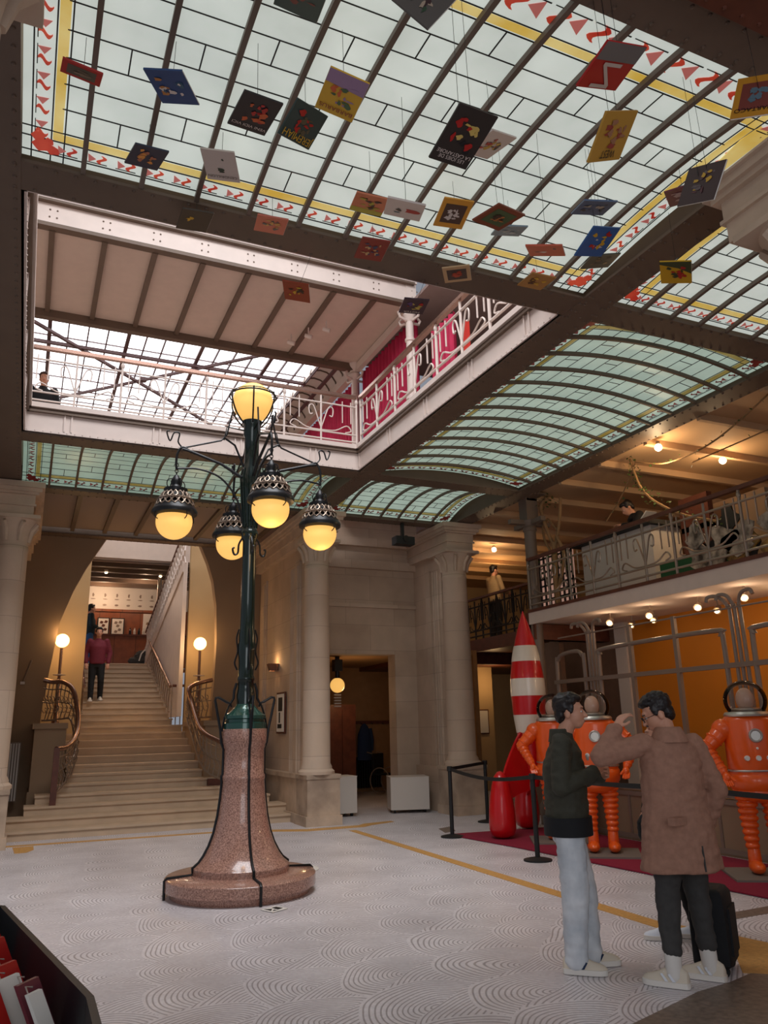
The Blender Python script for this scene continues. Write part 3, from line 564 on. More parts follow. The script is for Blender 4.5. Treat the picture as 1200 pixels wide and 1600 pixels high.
# upper return flight seen at the right of the opening
fl = thing('return_flight', (3.06, 19, 3.4), 'upper flight with ornate grey balustrade rising over the stairs', 'staircase')
q = MB(); q.prism([(0, 5.2, -.1), (0, -.9, 1.75), (0, -.9, 2.0), (0, 5.2, .15)], (.12, 0, 0)); q.build('stringer', 'iron_white', fl)
q = MB(); q.prism([(.03, 5.2, -.1), (.03, -.9, 1.75), (.03, -.9, -1.5), (.03, 5.2, -1.5)], (.09, 0, 0)); q.build('side_wall', 'iron_white', fl)
q = MB(); q.tube([(.05, 5.2, 1.05), (.05, -.9, 2.9)], .035); q.build('handrail', 'wood', fl)
q = MB()
for i in range(26):
    y = 5.1-i*.235; z = .13+(5.2-y)*.303
    q.tube([(.05, y, z), (.02, y-.2, z+.3), (.08, y-.05, z+.6), (.05, y-.2, z+.95)], .02, 5); q.tube([(.05, y-.22, z), (.02, y-.02, z+.35), (.08, y-.2, z+.6), (.05, y, z+.9)], .016, 5)
q.build('balusters', 'iron_white', fl, True)
# ---------------------------------------------------------------- room at the stair head
tw = MB(); tw.box(.5, 5.5, 26.0, 26.1, 3.4, 5.34); tw.box(.5, 5.5, 25.95, 26.0, 5.28, 5.36, 0)
struct(tw.build('wall_stair_head', 'wood_orange'))
tw = MB(); tw.box(.5, 5.5, 26.0, 26.1, 5.34, 6.2); struct(tw.build('wall_stair_head_upper', 'paper'))
tc_ = MB(); tc_.box(.5, 5.5, 21.5, 26, 6.12, 6.2)
for i, y in enumerate((22.3, 23.1, 23.9, 24.7, 25.5)): tc_.box(.5, 5.5, y, y+.1, 6.0, 6.12, 1)
trim(tc_, ['ceil_beige', 'iron'])
gf = MB(); gf.box(.9, 5.5, 21.4, 21.5, 6.0, 6.32); gf.box(.9, 5.5, 21.3, 21.5, 6.32, 6.38); gf.box(.9, 5.5, 21.36, 21.5, 6.0, 6.06); trim(gf, 'iron_white')
gr_ = thing('gallery_railing', (1.0, 21.4, 6.38), 'white gallery railing above the stair opening', 'railing'); q = MB(); q.box(0, 4, 0, .04, .28, .32); q.build('rail', 'rail_brass', gr_); q = MB(); [q.box(i*.4, i*.4+.03, 0, .03, 0, .3) for i in range(10)]; q.build('posts', 'iron_white', gr_)
ic = thing('slim_iron_column', (3.32, 23.45, 1.16), 'slim grey iron column beside the return flight at the stair head', 'column'); q = MB(); q.lathe([(.08, 2.3), (.06, 2.4), (.055, 5.7), (.1, 5.8), (.12, 6.0)], n=16); q.build('shaft', 'iron_grey', ic, True)
ct = thing('wooden_counter', (2.6, 24.9, 3.456), 'long wooden counter at the top of the stairs', 'counter'); MB().box(-1.9, 2, 0, .5, 0, .94).build('body', 'wood_orange', ct); MB().box(-1.95, 2.05, -.05, .55, .94, 1.0).build('worktop', 'wood', ct)
for i, (x, w, h, lab) in enumerate(((2.02, .30, .5, 'framed comic poster behind the standing visitor'), (2.45, .34, .5, 'dark framed comic poster in the middle of the wooden panel'), (3.42, .34, .66, 'pale unframed poster on the right of the wooden panel'))):
    p = thing('wall_poster', (x, 25.93, 4.55), lab, 'poster'); MB().box(-w/2-.03, w/2+.03, 0, .05, -.03, h+.03).build('frame', 'black' if i < 2 else 'paper', p); MB().box(-w/2, w/2, -.01, 0, 0, h).build('sheet', 'paper', p)
    q = MB(); [q.prism([(rx_+.05*math.cos(a*PI/6)*(1+.4*math.sin(2*a)), -.015, zz+.045*math.sin(a*PI/6)) for a in range(12)], (0, .004, 0)) for rx_, zz in ((-.05, .1), (.06, .16), (0, .28), (-.06, .38), (.07, .4))]; q.build('picture', ('wood', 'taupe', 'plaster_brown')[i], p)
q = MB()
for i in range(8):
    for j, hh in enumerate((.12, .03, .06)):
        w_ = (.03, .07, .06)[j]; q.prism([(1.3+i*.36+w_*math.cos(a*PI/5)*(1+.3*math.sin(a*3+i)), 25.985, 5.86-j*.17-hh/2+hh*.5*math.sin(a*PI/5)) for a in range(10)], (0, .014, 0))
o = q.build('drawing_frieze', 'taupe'); tag(o, 'rows of small drawings on the white panel above the wood', 'drawing')
for x, lab in ((2.5, 'metal cups and bottles grouped on the wooden counter'),):
    for i in range(5):
        o = MB().lathe([(.04, 0), (.04, .14), (.02, .17), (.015, .22)], n=10).build('counter_jar', 'white' if i % 2 else 'blk'); o.location = (2.75+i*.13, 25.1, 4.456); tag(o, ['leftmost dark jar of the row on the wooden counter', 'white jar second from the left on the wooden counter', 'middle black jar of the row on the wooden counter'][0:3][i] if i < 3 else ['white jar second from the right on the wooden counter', 'rightmost jar of the row on the wooden counter'][i-3], 'jar', 'jars on the counter')
point('stair_head_light', (1.9, 25.2, 5.7), 26, (1, .66, .42), .1); point('stair_head_light', (3.0, 24.2, 5.8), 22, (1, .68, .45), .1)
for x, y in ((1.75, 22.8), (3.25, 22.9)):
    s = thing('ceiling_spotlight', (x, y, 6.0), 'small round ceiling spot in the room above the %s' % ('stairs' if x < 2 else 'return flight'), 'lamp'); MB().cyl((0, 0, 0), (0, 0, -.06), .05).build('body', 'white', s); MB().ell((0, 0, -.08), .04, .04, .03).build('bulb', 'bulb', s)
# ---------------------------------------------------------------- right side: balcony, gallery, walls
bs = MB(); bs.box(7.9, 16, -1, 11.3, 3.26, 3.46); bs.box(7.86, 7.9, -1, 11.3, 3.24, 3.44)
trim(bs, 'ceil_beige')
bt_ = MB(); bt_.box(7.84, 7.92, -1, 11.3, 3.44, 3.49); bt_.box(7.9, 16, 11.3, 11.45, 2.98, 3.46); bt_.box(7.9, 10, 11.2, 11.45, 2.98, 3.24)
trim(bt_, 'wood')
rc = MB(); rc.box(7.9, 16, -1, 22, 5.56, 5.62)
trim(rc, 'ceil_brown')
rs = MB()
for i in range(16):
    y = 3.0+i*1.02; rs.box(7.9, 16, y, y+.07, 5.46, 5.56)
trim(rs, 'ceil_brown')
struct(MB().box(15, 15.1, -1, 22, 0, 5.6).build('wall_right', 'plaster'))
bk = MB(); bk.box(8, 16, 20, 20.1, 0, 5.6); bk.box(10.3, 10.9, 17.5, 18, 0, 3.3); bk.box(9.3, 9.6, 17.5, 18, 0, 3.3)
struct(bk.build('wall_back_right', 'plaster'))
gs = MB(); gs.box(9.45, 16, 13.4, 20, 3.28, 3.46); gs.box(9.4, 9.46, 13.4, 20, 3.2, 3.48); gs.box(8.0, 16, 16.6, 20, 3.0, 3.46)
trim(gs, 'wood')
am = MB(); am.box(9.5, 9.6, -1, 10.7, 0, 3.26); struct(am.build('wall_amber', 'amber'))
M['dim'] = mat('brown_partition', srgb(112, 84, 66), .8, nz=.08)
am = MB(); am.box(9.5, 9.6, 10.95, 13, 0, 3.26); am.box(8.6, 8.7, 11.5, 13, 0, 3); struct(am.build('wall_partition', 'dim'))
trim(MB().box(9.4, 9.62, 10.68, 10.96, 0, 3.26), 'white')
wn = MB(); wn.box(9.75, 9.95, 17.9, 17.95, .6, 2.9); NW[0] += 1; wo = wn.build('window_%d' % NW[0], mat('daylit_window', (.9, .95, 1), .3, emit=1.1)); struct(wo)
p = thing('small_framed_print', (10.55, 17.47, 1.35), 'small framed notice on the ochre wall right of the rocket', 'picture'); MB().box(-.18, .18, 0, .03, 0, .6).build('frame', 'wood', p); MB().box(-.15, .15, -.01, 0, .03, .57).build('sheet', 'paper', p)
point('back_wall_light', (10.6, 16.9, 2.6), 12, WARM, .1); point('gallery_light', (10.4, 16.2, 5.0), 26, WARM, .1)
# iron column carrying the corner of the vaults
ic = thing('iron_column', (8.0, 11.28, 0), 'tall round iron column with bracket at the balcony corner', 'column')
q = MB(); q.lathe([(.16, 0), (.16, .3), (.12, .36), (.105, .5), (.105, 4.9), (.125, 4.92), (.125, 4.97), (.105, 5.0), (.15, 5.06), (.15, 5.1)], n=28); q.build('shaft', 'iron_rib', ic, True)
q = MB(); q.box(-.12, .12, -.12, .12, 5.1, 5.52); q.box(-.42, .42, -.05, .05, 5.02, 5.10); q.box(-.05, .05, -.42, .42, 5.02, 5.10); q.build('bracket', 'iron_rib', ic)
# balcony balustrade
def balustrade(p0, p1, h, label, mats=('wood', 'iron_grey'), pitch=.9, name='balustrade', r=.016):
    p0 = Vector(p0); p1 = Vector(p1); t = thing(name, p0, label, 'railing'); d = p1-p0; L = d.length; u = d/L; H = Vector((0, 0, 1)); n = max(1, int(L/pitch))
    P = lambda s, z: u*s+H*z
    m = MB(); m.bar(P(0, h), P(L, h), .07, .05); m.build('handrail', mats[0], t)
    for z in (.08, .20, h*.80): m = MB(); m.tube([P(0, z), P(L, z)], r*1.1); m.build('rail', mats[1], t, True)
    for i in range(n+1):
        m = MB(); s = L*i/n; m.tube([P(s, 0), P(s, h)], r*1.3); m.ell(P(s, h*.9), .03, .03, .05, 8); m.build('post', mats[1], t, True)
    for i in range(n):
        s = L*(i+.5)/n; w = L/n; m = MB()
        m.tube([P(s, 0), P(s, h*.95)], r*1.2, 6)
        for sg in (-1, 1):
            m.tube(sbez([P(s, .25), P(s+sg*.05, .40), P(s+sg*.13, h*.72), P(s+sg*.20, h*.70), P(s+sg*.19, h*.55), P(s+sg*.14, h*.56)], 4), r*.8, 5)
            m.tube(sbez([P(s, .22), P(s+sg*w*.2, .24), P(s+sg*w*.36, .34), P(s+sg*w*.42, .26), P(s+sg*w*.34, .22)], 4), r*.8, 5)
            for q in (.30, .42): m.tube([P(s+sg*w*q, h*.45), P(s+sg*w*q, h*.88)], r*.7, 5)
        m.build('scrollwork', mats[1], t, True)
    return t
balustrade((7.88, 11.25, 3.49), (7.88, 3.2, 3.49), .88, 'grey ironwork balustrade with wooden rail along the right balcony', pitch=1.15)
balustrade((9.45, 13.5, 3.48), (9.45, 18, 3.48), .95, 'dark railing of the far gallery behind the iron column', ('wood', 'black'), pitch=.6)
IW = ('rail_brass', 'iron_white')
balustrade((-.36, 10.9, 5.93), (4.5, 10.9, 5.93), .86, 'white scrolled balustrade along the far edge of the ceiling opening', IW, pitch=1.2, r=.013)
balustrade((4.56, 10.86, 5.93), (4.56, 5.6, 5.93), .86, 'white scrolled balustrade along the right edge of the ceiling opening', IW, pitch=1.1, r=.016)
balustrade((-.42, 5.6, 5.93), (-.42, 10.8, 5.93), .86, 'white scrolled balustrade along the left edge of the ceiling opening', IW, pitch=1.1, r=.016)
q = MB(); q.box(-.5, 4.6, 11.3, 11.36, 5.98, 6.12); o = q.build('gallery_bench_rail', 'rail_brass'); tag(o, 'thick pinkish wooden kick rail behind the far balustrade', 'rail')
for i, (x, y) in enumerate(((5.55, 10.95), (5.55, 13.5))):
    cl = thing('white_iron_column', (x, y, 5.92), ('nearer' if i == 0 else 'farther')+' ringed white iron column with scroll capital by the magenta curtains', 'column')
    q = MB(); q.lathe([(.12, 0), (.08, .15), (.075, 1.0), (.10, 1.02), (.10, 1.08), (.075, 1.1), (.07, 2.1), (.09, 2.12), (.09, 2.16), (.07, 2.18), (.07, 2.5)], n=20); q.build('shaft', 'iron_white', cl, True)
    q = MB(); q.lathe([(.07, 2.48), (.13, 2.6), (.09, 2.66), (.16, 2.76), (.18, 2.84)], n=20)
    for a in range(4):
        c_, s_ = math.cos(a*PI/2+.3), math.sin(a*PI/2+.3); q.tube([(c_*.08, s_*.08, 2.5), (c_*.22, s_*.22, 2.52), (c_*.26, s_*.26, 2.60), (c_*.2, s_*.2, 2.63)], .025, 6)
    q.build('capital', 'iron_white', cl, True)
    if i == 0: q = MB(); q.box(-.1, .1, -.1, .1, 2.84, 3.9); q.build('stanchion', 'iron_white', cl)
# curtains
def curtain(y0, y1, z0, z1, x, label, m='curtain', amp=.05, wl=.16):
    mb = MB(); n = int((y1-y0)/wl*8); a = []; b_ = []
    for i in range(n+1):
        y = y0+(y1-y0)*i/n; dx = amp*math.sin(2*PI*(y-y0)/wl+.6*math.sin(y*3)); a.append((x+dx, y, z0)); b_.append((x+dx*.8, y, z1))
    mb.loft([a, b_], closed=False, cap=False); mb.loft([[(p[0]+.012, p[1], p[2]) for p in a], [(p[0]+.012, p[1], p[2]) for p in b_]], closed=False, cap=False)
    o = mb.build('stage_curtain', m, None, True); tag(o, label, 'curtain'); return o
curtain(13.75, 17.2, 5.95, 8.58, 5.72, 'bright magenta pleated curtain beyond the farther white column')
curtain(11.05, 13.4, 5.95, 8.6, 5.72, 'deep magenta pleated curtain between the two white columns')
curtain(10.0, 10.8, 5.95, 8.2, 5.9, 'magenta pleated curtain to the right of the nearer white column')
q = MB(); q.box(5.95, 6.0, 9.7, 9.9, 6.6, 7.9); o = q.build('red_banner', mat('scarlet', srgb(200, 52, 40), .8)); tag(o, 'scarlet hanging banner beside the magenta curtain', 'banner')
for i in range(3):
    s = thing('track_spotlight', (4.35-.22*i, 11.9+.35*i, 8.66), 'white track spotlight on the beige upper ceiling, %s of three' % ('nearest', 'middle', 'farthest')[i], 'spotlight'); MB().cyl((0, 0, .02), (0, 0, -.12), .012).build('stem', 'iron_white', s); MB().cyl((-.06, .02, -.14), (.06, -.03, -.18), .035, .045).build('head', 'iron_white', s)
area('gallery_fill_daylight', (2.0, 15.5, 8.7), 4, 2.5, 60, (.97, .98, 1))
# ---------------------------------------------------------------- great lamp post
LX, LY = 2.17, 8.5
lp = thing('lamp_post', (LX, LY, 0), 'tall dark green lamp post on a flared pink granite pedestal', 'lamp post')
q = MB(); q.lathe([(.70, 0), (.71, .06), (.76, .07), (.76, .17), (.745, .185), (.50, .20)], n=64); q.build('granite_plinth', 'granite', lp, True)
prof = [(.49, .19), (.49, .26), (.475, .275), (.43, .31), (.385, .37), (.335, .46), (.29, .58), (.255, .74), (.232, .92), (.22, 1.08), (.226, 1.10), (.226, 1.13), (.214, 1.15), (.212, 1.40), (.222, 1.42), (.222, 1.44), (.232, 1.46), (.236, 1.52), (.236, 1.60), (.2, 1.61)]
q = MB(); q.lathe(prof, n=64); q.build('granite_pedestal', 'granite', lp, True)
q = MB(); q.lathe([(.225, 1.60), (.225, 1.66), (.205, 1.67), (.205, 1.70), (.222, 1.71), (.222, 1.74), (.19, 1.76), (.14, 1.80), (.105, 1.84), (.098, 1.86)], n=48); q.build('bell_base', 'green2', lp, True)
q = MB(); q.lathe([(.098, 1.84), (.10, 1.95), (.088, 2.02), (.086, 2.1), (.094, 2.11), (.094, 2.14), (.084, 2.16), (.088, 2.3), (.095, 2.42), (.098, 2.5), (.09, 2.52), (.09, 2.62), (.082, 2.64), (.078, 2.9), (.074, 3.66), (.09, 3.70), (.098, 3.74), (.09, 3.78), (.078, 3.8), (.085, 3.9), (.105, 4.2), (.12, 4.42), (.10, 4.5), (.085, 4.62), (.085, 4.92), (.10, 4.95), (.10, 5.06), (.12, 5.12)], n=40)
for k in range(12):
    a = k*PI/6; q.tube([(math.cos(a)*r, math.sin(a)*r, z) for r, z in ((.078, 3.82), (.088, 3.95), (.108, 4.2), (.122, 4.42), (.10, 4.52))], .012, 6)
q.build('pole', 'green', lp, True)
for k in range(4):
    a = k*PI/2; c_, s_ = math.cos(a), math.sin(a)
    pr = [(.762, .0), (.765, .175), (.745, .195), (.50, .205), (.497, .27)]+[(r+.008, z) for r, z in prof[2:14]]+[(.245, 1.46), (.262, 1.60), (.30, 1.78), (.325, 1.90), (.32, 1.925), (.29, 1.93), (.20, 1.88), (.16, 1.87), (.13, 1.92), (.125, 2.0), (.10, 2.08)]
    m = MB(); rg = []
    for (r, z) in pr: rg.append(Vector((c_*r, s_*r, z)))
    m.tube(rg, [.014]*len(rg), 8); m.tube(sbez([(c_*.245, s_*.245, 1.58), (c_*.22, s_*.22, 1.72), (c_*.17, s_*.17, 1.86), (c_*.15, s_*.15, 1.83)], 4), .011, 6)
    m.build('strap_handle', 'blk', lp, True)
    m = MB(); m.tube(sbez([(c_*.09, s_*.09, 2.66), (c_*.115, s_*.115, 2.56), (c_*.10, s_*.10, 2.42), (c_*.13, s_*.13, 2.30), (c_*.10, s_*.10, 2.22)], 4), .010, 6)
    m.tube(sbez([(c_*.08, s_*.08, 3.70), (c_*.12, s_*.12, 3.62), (c_*.13, s_*.13, 3.52), (c_*.17, s_*.17, 3.50), (c_*.19, s_*.19, 3.56), (c_*.17, s_*.17, 3.58)], 4), .012, 6); m.build('bracket_scroll', 'blk', lp, True)
q = MB(); q.ell((0, 0, 5.37), .24, .24, .24, 40); q.build('top_globe', 'globe', lp, True)
cr_ = MB(); cr_.tube([(math.cos(t*PI/18)*.275, math.sin(t*PI/18)*.275, 5.44) for t in range(37)], .010, 6); cr_.tube([(math.cos(t*PI/18)*.262, math.sin(t*PI/18)*.262, 5.47) for t in range(37)], .006, 6)
for k in range(6):
    a = k*PI/3+.3; c_, s_ = math.cos(a), math.sin(a); cr_.tube(sbez([(c_*.275, s_*.275, 5.47), (c_*.28, s_*.28, 5.36), (c_*.22, s_*.22, 5.2), (c_*.12, s_*.12, 5.08)], 5), .010, 6)
cr_.build('globe_cradle', 'blk', lp, True)
lan = None
for k, a in enumerate((PI, 0, -PI/2, PI/2)):
    c_, s_ = math.cos(a), math.sin(a); Q = lambda r, z, t=0: Vector((c_*r-s_*t, s_*r+c_*t, z))
    m = MB(); m.tube([Q(.08, 4.40), Q(.35, 4.55), Q(.70, 4.66), Q(.80, 4.68)], [.020, .018, .016, .015], 8)
    m.tube(sbez([Q(.72, 4.67), Q(.80, 4.70), Q(.85, 4.62), Q(.86, 4.5), Q(.85, 4.42)], 5), .014, 8)
    m.tube(sbez([Q(.80, 4.69), Q(.85, 4.76), Q(.84, 4.86), Q(.90, 4.86), Q(.94, 4.76), Q(.98, 4.86), Q(.95, 4.88)], 5), .009, 6)
    m.tube(sbez([Q(.09, 3.88), Q(.16, 4.15), Q(.35, 4.38), Q(.6, 4.46), Q(.85, 4.44)], 6), .012, 8)
    m.tube([Q(.24, 5.22), Q(.30, 4.92), Q(.36, 4.84), Q(.80, 4.69)], .010, 6); m.tube([Q(.09, 4.55), Q(.2, 4.8), Q(.33, 4.88)], .012, 6); m.tube([Q(.1, 5.0), Q(.3, 5.02), Q(.33, 4.85)], .008, 6)
    m.build('arm', 'blk', lp, True)
    if lan is None:
        lan = bpy.data.objects.new('lantern', None); lan.empty_display_size = .1; COL.objects.link(lan)
        MB().ell((0, 0, 0), .198, .198, .198, 36).build('globe', 'globe', lan, True)
        m = MB(); m.lathe([(.205, .06), (.245, .08), (.25, .11), (.235, .14), (.215, .16), (.21, .18)], n=40); m.lathe([(.125, .335), (.13, .35), (.13, .375), (.07, .385), (.05, .42), (.06, .46), (.045, .5), (.02, .54)], n=28); m.lathe([(.19, .17), (.15, .26), (.11, .33)], n=24, cap=False)
        m.build('cap', 'blk', lan, True)
        m = MB()
        for i in range(18):
            t = i*PI/9
            for z0, z1, r0, r1 in ((.165, .245, .216, .187), (.245, .33, .187, .135)):
                m.tube([(math.cos(t+w*PI/9)*(r0+(r1-r0)*f_), math.sin(t+w*PI/9)*(r0+(r1-r0)*f_), z0+(z1-z0)*f_) for w, f_ in ((0, 0), (.42, .35), (.42, .65), (0, 1))], .008, 5)
                m.tube([(math.cos(t-w*PI/9)*(r0+(r1-r0)*f_), math.sin(t-w*PI/9)*(r0+(r1-r0)*f_), z0+(z1-z0)*f_) for w, f_ in ((0, 0), (.42, .35), (.42, .65), (0, 1))], .008, 5)
        m.lathe([(.196, .235), (.205, .245), (.190, .255)], n=32); m.build('filigree', 'iron_grey', lan, True)
        m = MB()
        for i in range(4):
            t = i*PI/2+.4; m.tube(sbez([(math.cos(t)*.24, math.sin(t)*.24, .09), (math.cos(t)*.245, math.sin(t)*.245, .03), (math.cos(t)*.205, math.sin(t)*.205, -.0)], 4), .006, 5)
            m.tube(sbez([(0, 0, .5), (math.cos(t)*.1, math.sin(t)*.1, .47), (math.cos(t)*.11, math.sin(t)*.11, .40), (math.cos(t)*.06, math.sin(t)*.06, .37)], 4), .006, 5)
        for i in range(4): m.tube([(.018*math.cos(w*PI/5)*(i % 2), .018*math.cos(w*PI/5)*(1-i % 2), .555+i*.035+.022*math.sin(w*PI/5)) for w in range(11)], .005, 5)
        m.build('hanger', 'blk', lan, True); L_o = lan
    else: L_o = copy_tree(lan)
    L_o.parent = lp; L_o.location = Q(.85, 3.82)
point('lamp_post_glow', (LX, LY-.9, 3.45), 5, WARM, .15); point('lamp_post_glow', (LX+.9, LY, 3.45), 4, WARM, .15)
# ---------------------------------------------------------------- floor marks
q = MB(); q.prism([(3.12+.22*math.cos(t*PI/12), 9.50+.31*math.sin(t*PI/12), .0055) for t in range(24)], (0, 0, .003)); r_ = MB()
o = q.build('floor_sticker', 'paper'); tag(o, 'round white floor sticker just behind the lamp post pedestal', 'sticker')
for pts in ([(3.0, 9.45), (3.06, 9.56), (3.1, 9.43)], [(3.12, 9.40), (3.2, 9.36), (3.22, 9.44), (3.17, 9.41)], [(3.05, 9.66), (3.1, 9.72), (3.12, 9.6)], [(2.98, 9.62), (3.02, 9.7), (3.03, 9.58)]): r_.prism([(x, y, .0086) for x, y in pts], (0, 0, .001))
r_.build('printed_mark', 'blk', o)
q = MB(); q.prism([(2.13, 7.60, .004), (2.20, 7.44, .004), (2.37, 7.53, .004), (2.30, 7.69, .004)], (0, 0, .004)); o = q.build('floor_plaque', 'paper'); tag(o, 'small black and white floor tile in front of the lamp pedestal', 'tile')
q = MB(); [q.prism([(x, y, .0082) for x, y in pts], (0, 0, .001)) for pts in ([(2.16, 7.6), (2.2, 7.5), (2.23, 7.57)], [(2.24, 7.62), (2.27, 7.52), (2.33, 7.56), (2.29, 7.64)], [(2.21, 7.49), (2.26, 7.49), (2.24, 7.54)])]; q.build('printed_mark', 'black', o)
# ---------------------------------------------------------------- carpet and rope barrier
q = MB(); q.prism([(5.95, 11.05, .006), (6.12, 9.5, .006), (6.32, 6.1, .006), (6.45, 3.6, .006), (7.75, 3.6, .006), (7.78, 10.9, .006)], (0, 0, .012)); o = q.build('carpet', 'carpet'); tag(o, 'crimson carpet laid under the rocket and the orange suits', 'carpet')
posts = [(5.92, 10.84), (5.79, 8.49), (5.93, 6.1), (6.0, 3.9), (7.3, 12.1)]
labs = ['black barrier post at the far left corner of the crimson carpet', 'black barrier post in front of the rocket beside the green jacket', 'black barrier post hidden behind the visitor in the camel coat', 'black barrier post past the right end of the display', 'black barrier post behind the rocket']
for i, ((x, y), lb) in enumerate(zip(posts, labs)):
    t = thing('barrier_post', (x, y, .0), lb, 'barrier post'); q = MB(); q.lathe([(.17, 0), (.17, .018), (.12, .03), (.035, .045)], n=32); q.build('base', 'black', t, True); q = MB(); q.lathe([(.03, .03), (.03, .92), (.042, .925), (.042, .99), (.03, .995)], n=20); q.build('post', 'black', t, True)
    if i in (0, 1, 2):
        n_ = posts[i+1]; d = Vector((n_[0]-x, n_[1]-y, 0)); q = MB()
        for k in range(10): q.bar(d*k/10+Vector((0, 0, .955-.05*math.sin(PI*k/10)*(1.6 if i == 0 else .4))), d*(k+1)/10+Vector((0, 0, .955-.05*math.sin(PI*(k+1)/10)*(1.6 if i == 0 else .4))), .008, .048)
        q.build('belt', 'black', t)
    if i == 0: q = MB(); q.bar((0, 0, .955), (1.38, 1.26, .955), .008, .048); q.build('belt', 'black', t)
# ---------------------------------------------------------------- rocket (plain generic stand-in)
M['rocket_red'] = mat('glossy_red_paint', srgb(196, 16, 22), .28, nz=.04, coat=.3)
M['rocket_white'] = mat('glossy_cream_paint', srgb(222, 208, 190), .3, coat=.3)
RX, RY = 7.06, 10.31
rk = thing('rocket', (RX, RY, .018), 'tall red rocket model with cream bands standing on three pods', 'rocket')
def rprof(z): 
    P_ = [(.66, .07), (.8, .10), (1.1, .155), (1.4, .205), (1.75, .25), (2.05, .265), (2.3, .252), (2.6, .205), (2.85, .145), (3.1, .07), (3.29, .004)]
    for (a, ra), (b_, rb) in zip(P_[:-1], P_[1:]):
        if z <= b_: return ra+(rb-ra)*(z-a)/(b_-a)
    return .004
q = MB(); zs = [.66+2.63*i/60 for i in range(61)]; q.lathe([(rprof(z), z) for z in zs], n=40); q.build('hull', 'rocket_red', rk, True)
for z0, z1 in ((2.5, 2.74), (1.98, 2.24), (1.44, 1.7)):
    q = MB(); q.lathe([(rprof(z0)-.01, z0)]+[(rprof(z0+(z1-z0)*i/6)+.004, z0+(z1-z0)*i/6) for i in range(7)]+[(rprof(z1)-.01, z1)], n=40, cap=False); q.build('cream_band', 'rocket_white', rk, True)
for (px_, py_) in ((6.41, 10.22), (7.32, 10.94), (7.50, 9.79)):
    d = Vector((px_-RX, py_-RY, 0)); R = d.length; u = d/R; n_ = Vector((-u.y, u.x, 0))*.022; H = Vector((0, 0, 1))
    out = sbez([u*.17+H*1.50, u*.32+H*1.32, u*(R*.78)+H*1.02, u*(R*1.0)+H*.70, u*(R+.04)+H*.5], 6); inn = sbez([u*(R-.06)+H*.42, u*(R*.62)+H*.55, u*.12+H*.62], 5)
    poly = out+inn+[u*.10+H*.9, u*.12+H*1.2]; q = MB(); q.prism([p-n_ for p in poly], n_*2); q.build('fin', 'rocket_red', rk, False)
    q = MB(); q.lathe([(.01, .0), (.10, .012), (.165, .05), (.19, .12), (.195, .22), (.185, .38), (.165, .55), (.13, .72), (.09, .84), (.04, .90), (.01, .91)], (u.x*R, u.y*R, 0), 32); q.build('landing_pod', 'rocket_red', rk, True)
# ---------------------------------------------------------------- orange pressure suits
M['suit'] = mat('orange_suit_vinyl', srgb(236, 92, 24), .3, nz=.05, coat=.3)
M['manneq'] = mat('plain_mannequin', srgb(196, 160, 140), .4)
dm = bpy.data.materials.new('clear_dome'); dm.use_nodes = True; nt = dm.node_tree; nt.nodes.remove(nt.nodes['Principled BSDF']); ou = nt.nodes['Material Output']
ms_ = nt.nodes.new('ShaderNodeMixShader'); tb = nt.nodes.new('ShaderNodeBsdfTransparent'); tb.inputs[0].default_value = (.9, .88, .86, 1); gb = nt.nodes.new('ShaderNodeBsdfGlossy'); gb.inputs['Roughness'].default_value = .04; lw2 = nt.nodes.new('ShaderNodeLayerWeight'); lw2.inputs[0].default_value = .2
nt.links.new(lw2.outputs['Fresnel'], ms_.inputs[0]); nt.links.new(tb.outputs[0], ms_.inputs[1]); nt.links.new(gb.outputs[0], ms_.inputs[2]); nt.links.new(ms_.outputs[0], ou.inputs[0]); M['dome'] = dm
M['steel'] = mat('brushed_steel', srgb(196, 190, 180), .3, .8)
M['slab'] = mat('grey_base_plate', srgb(120, 110, 100), .6)
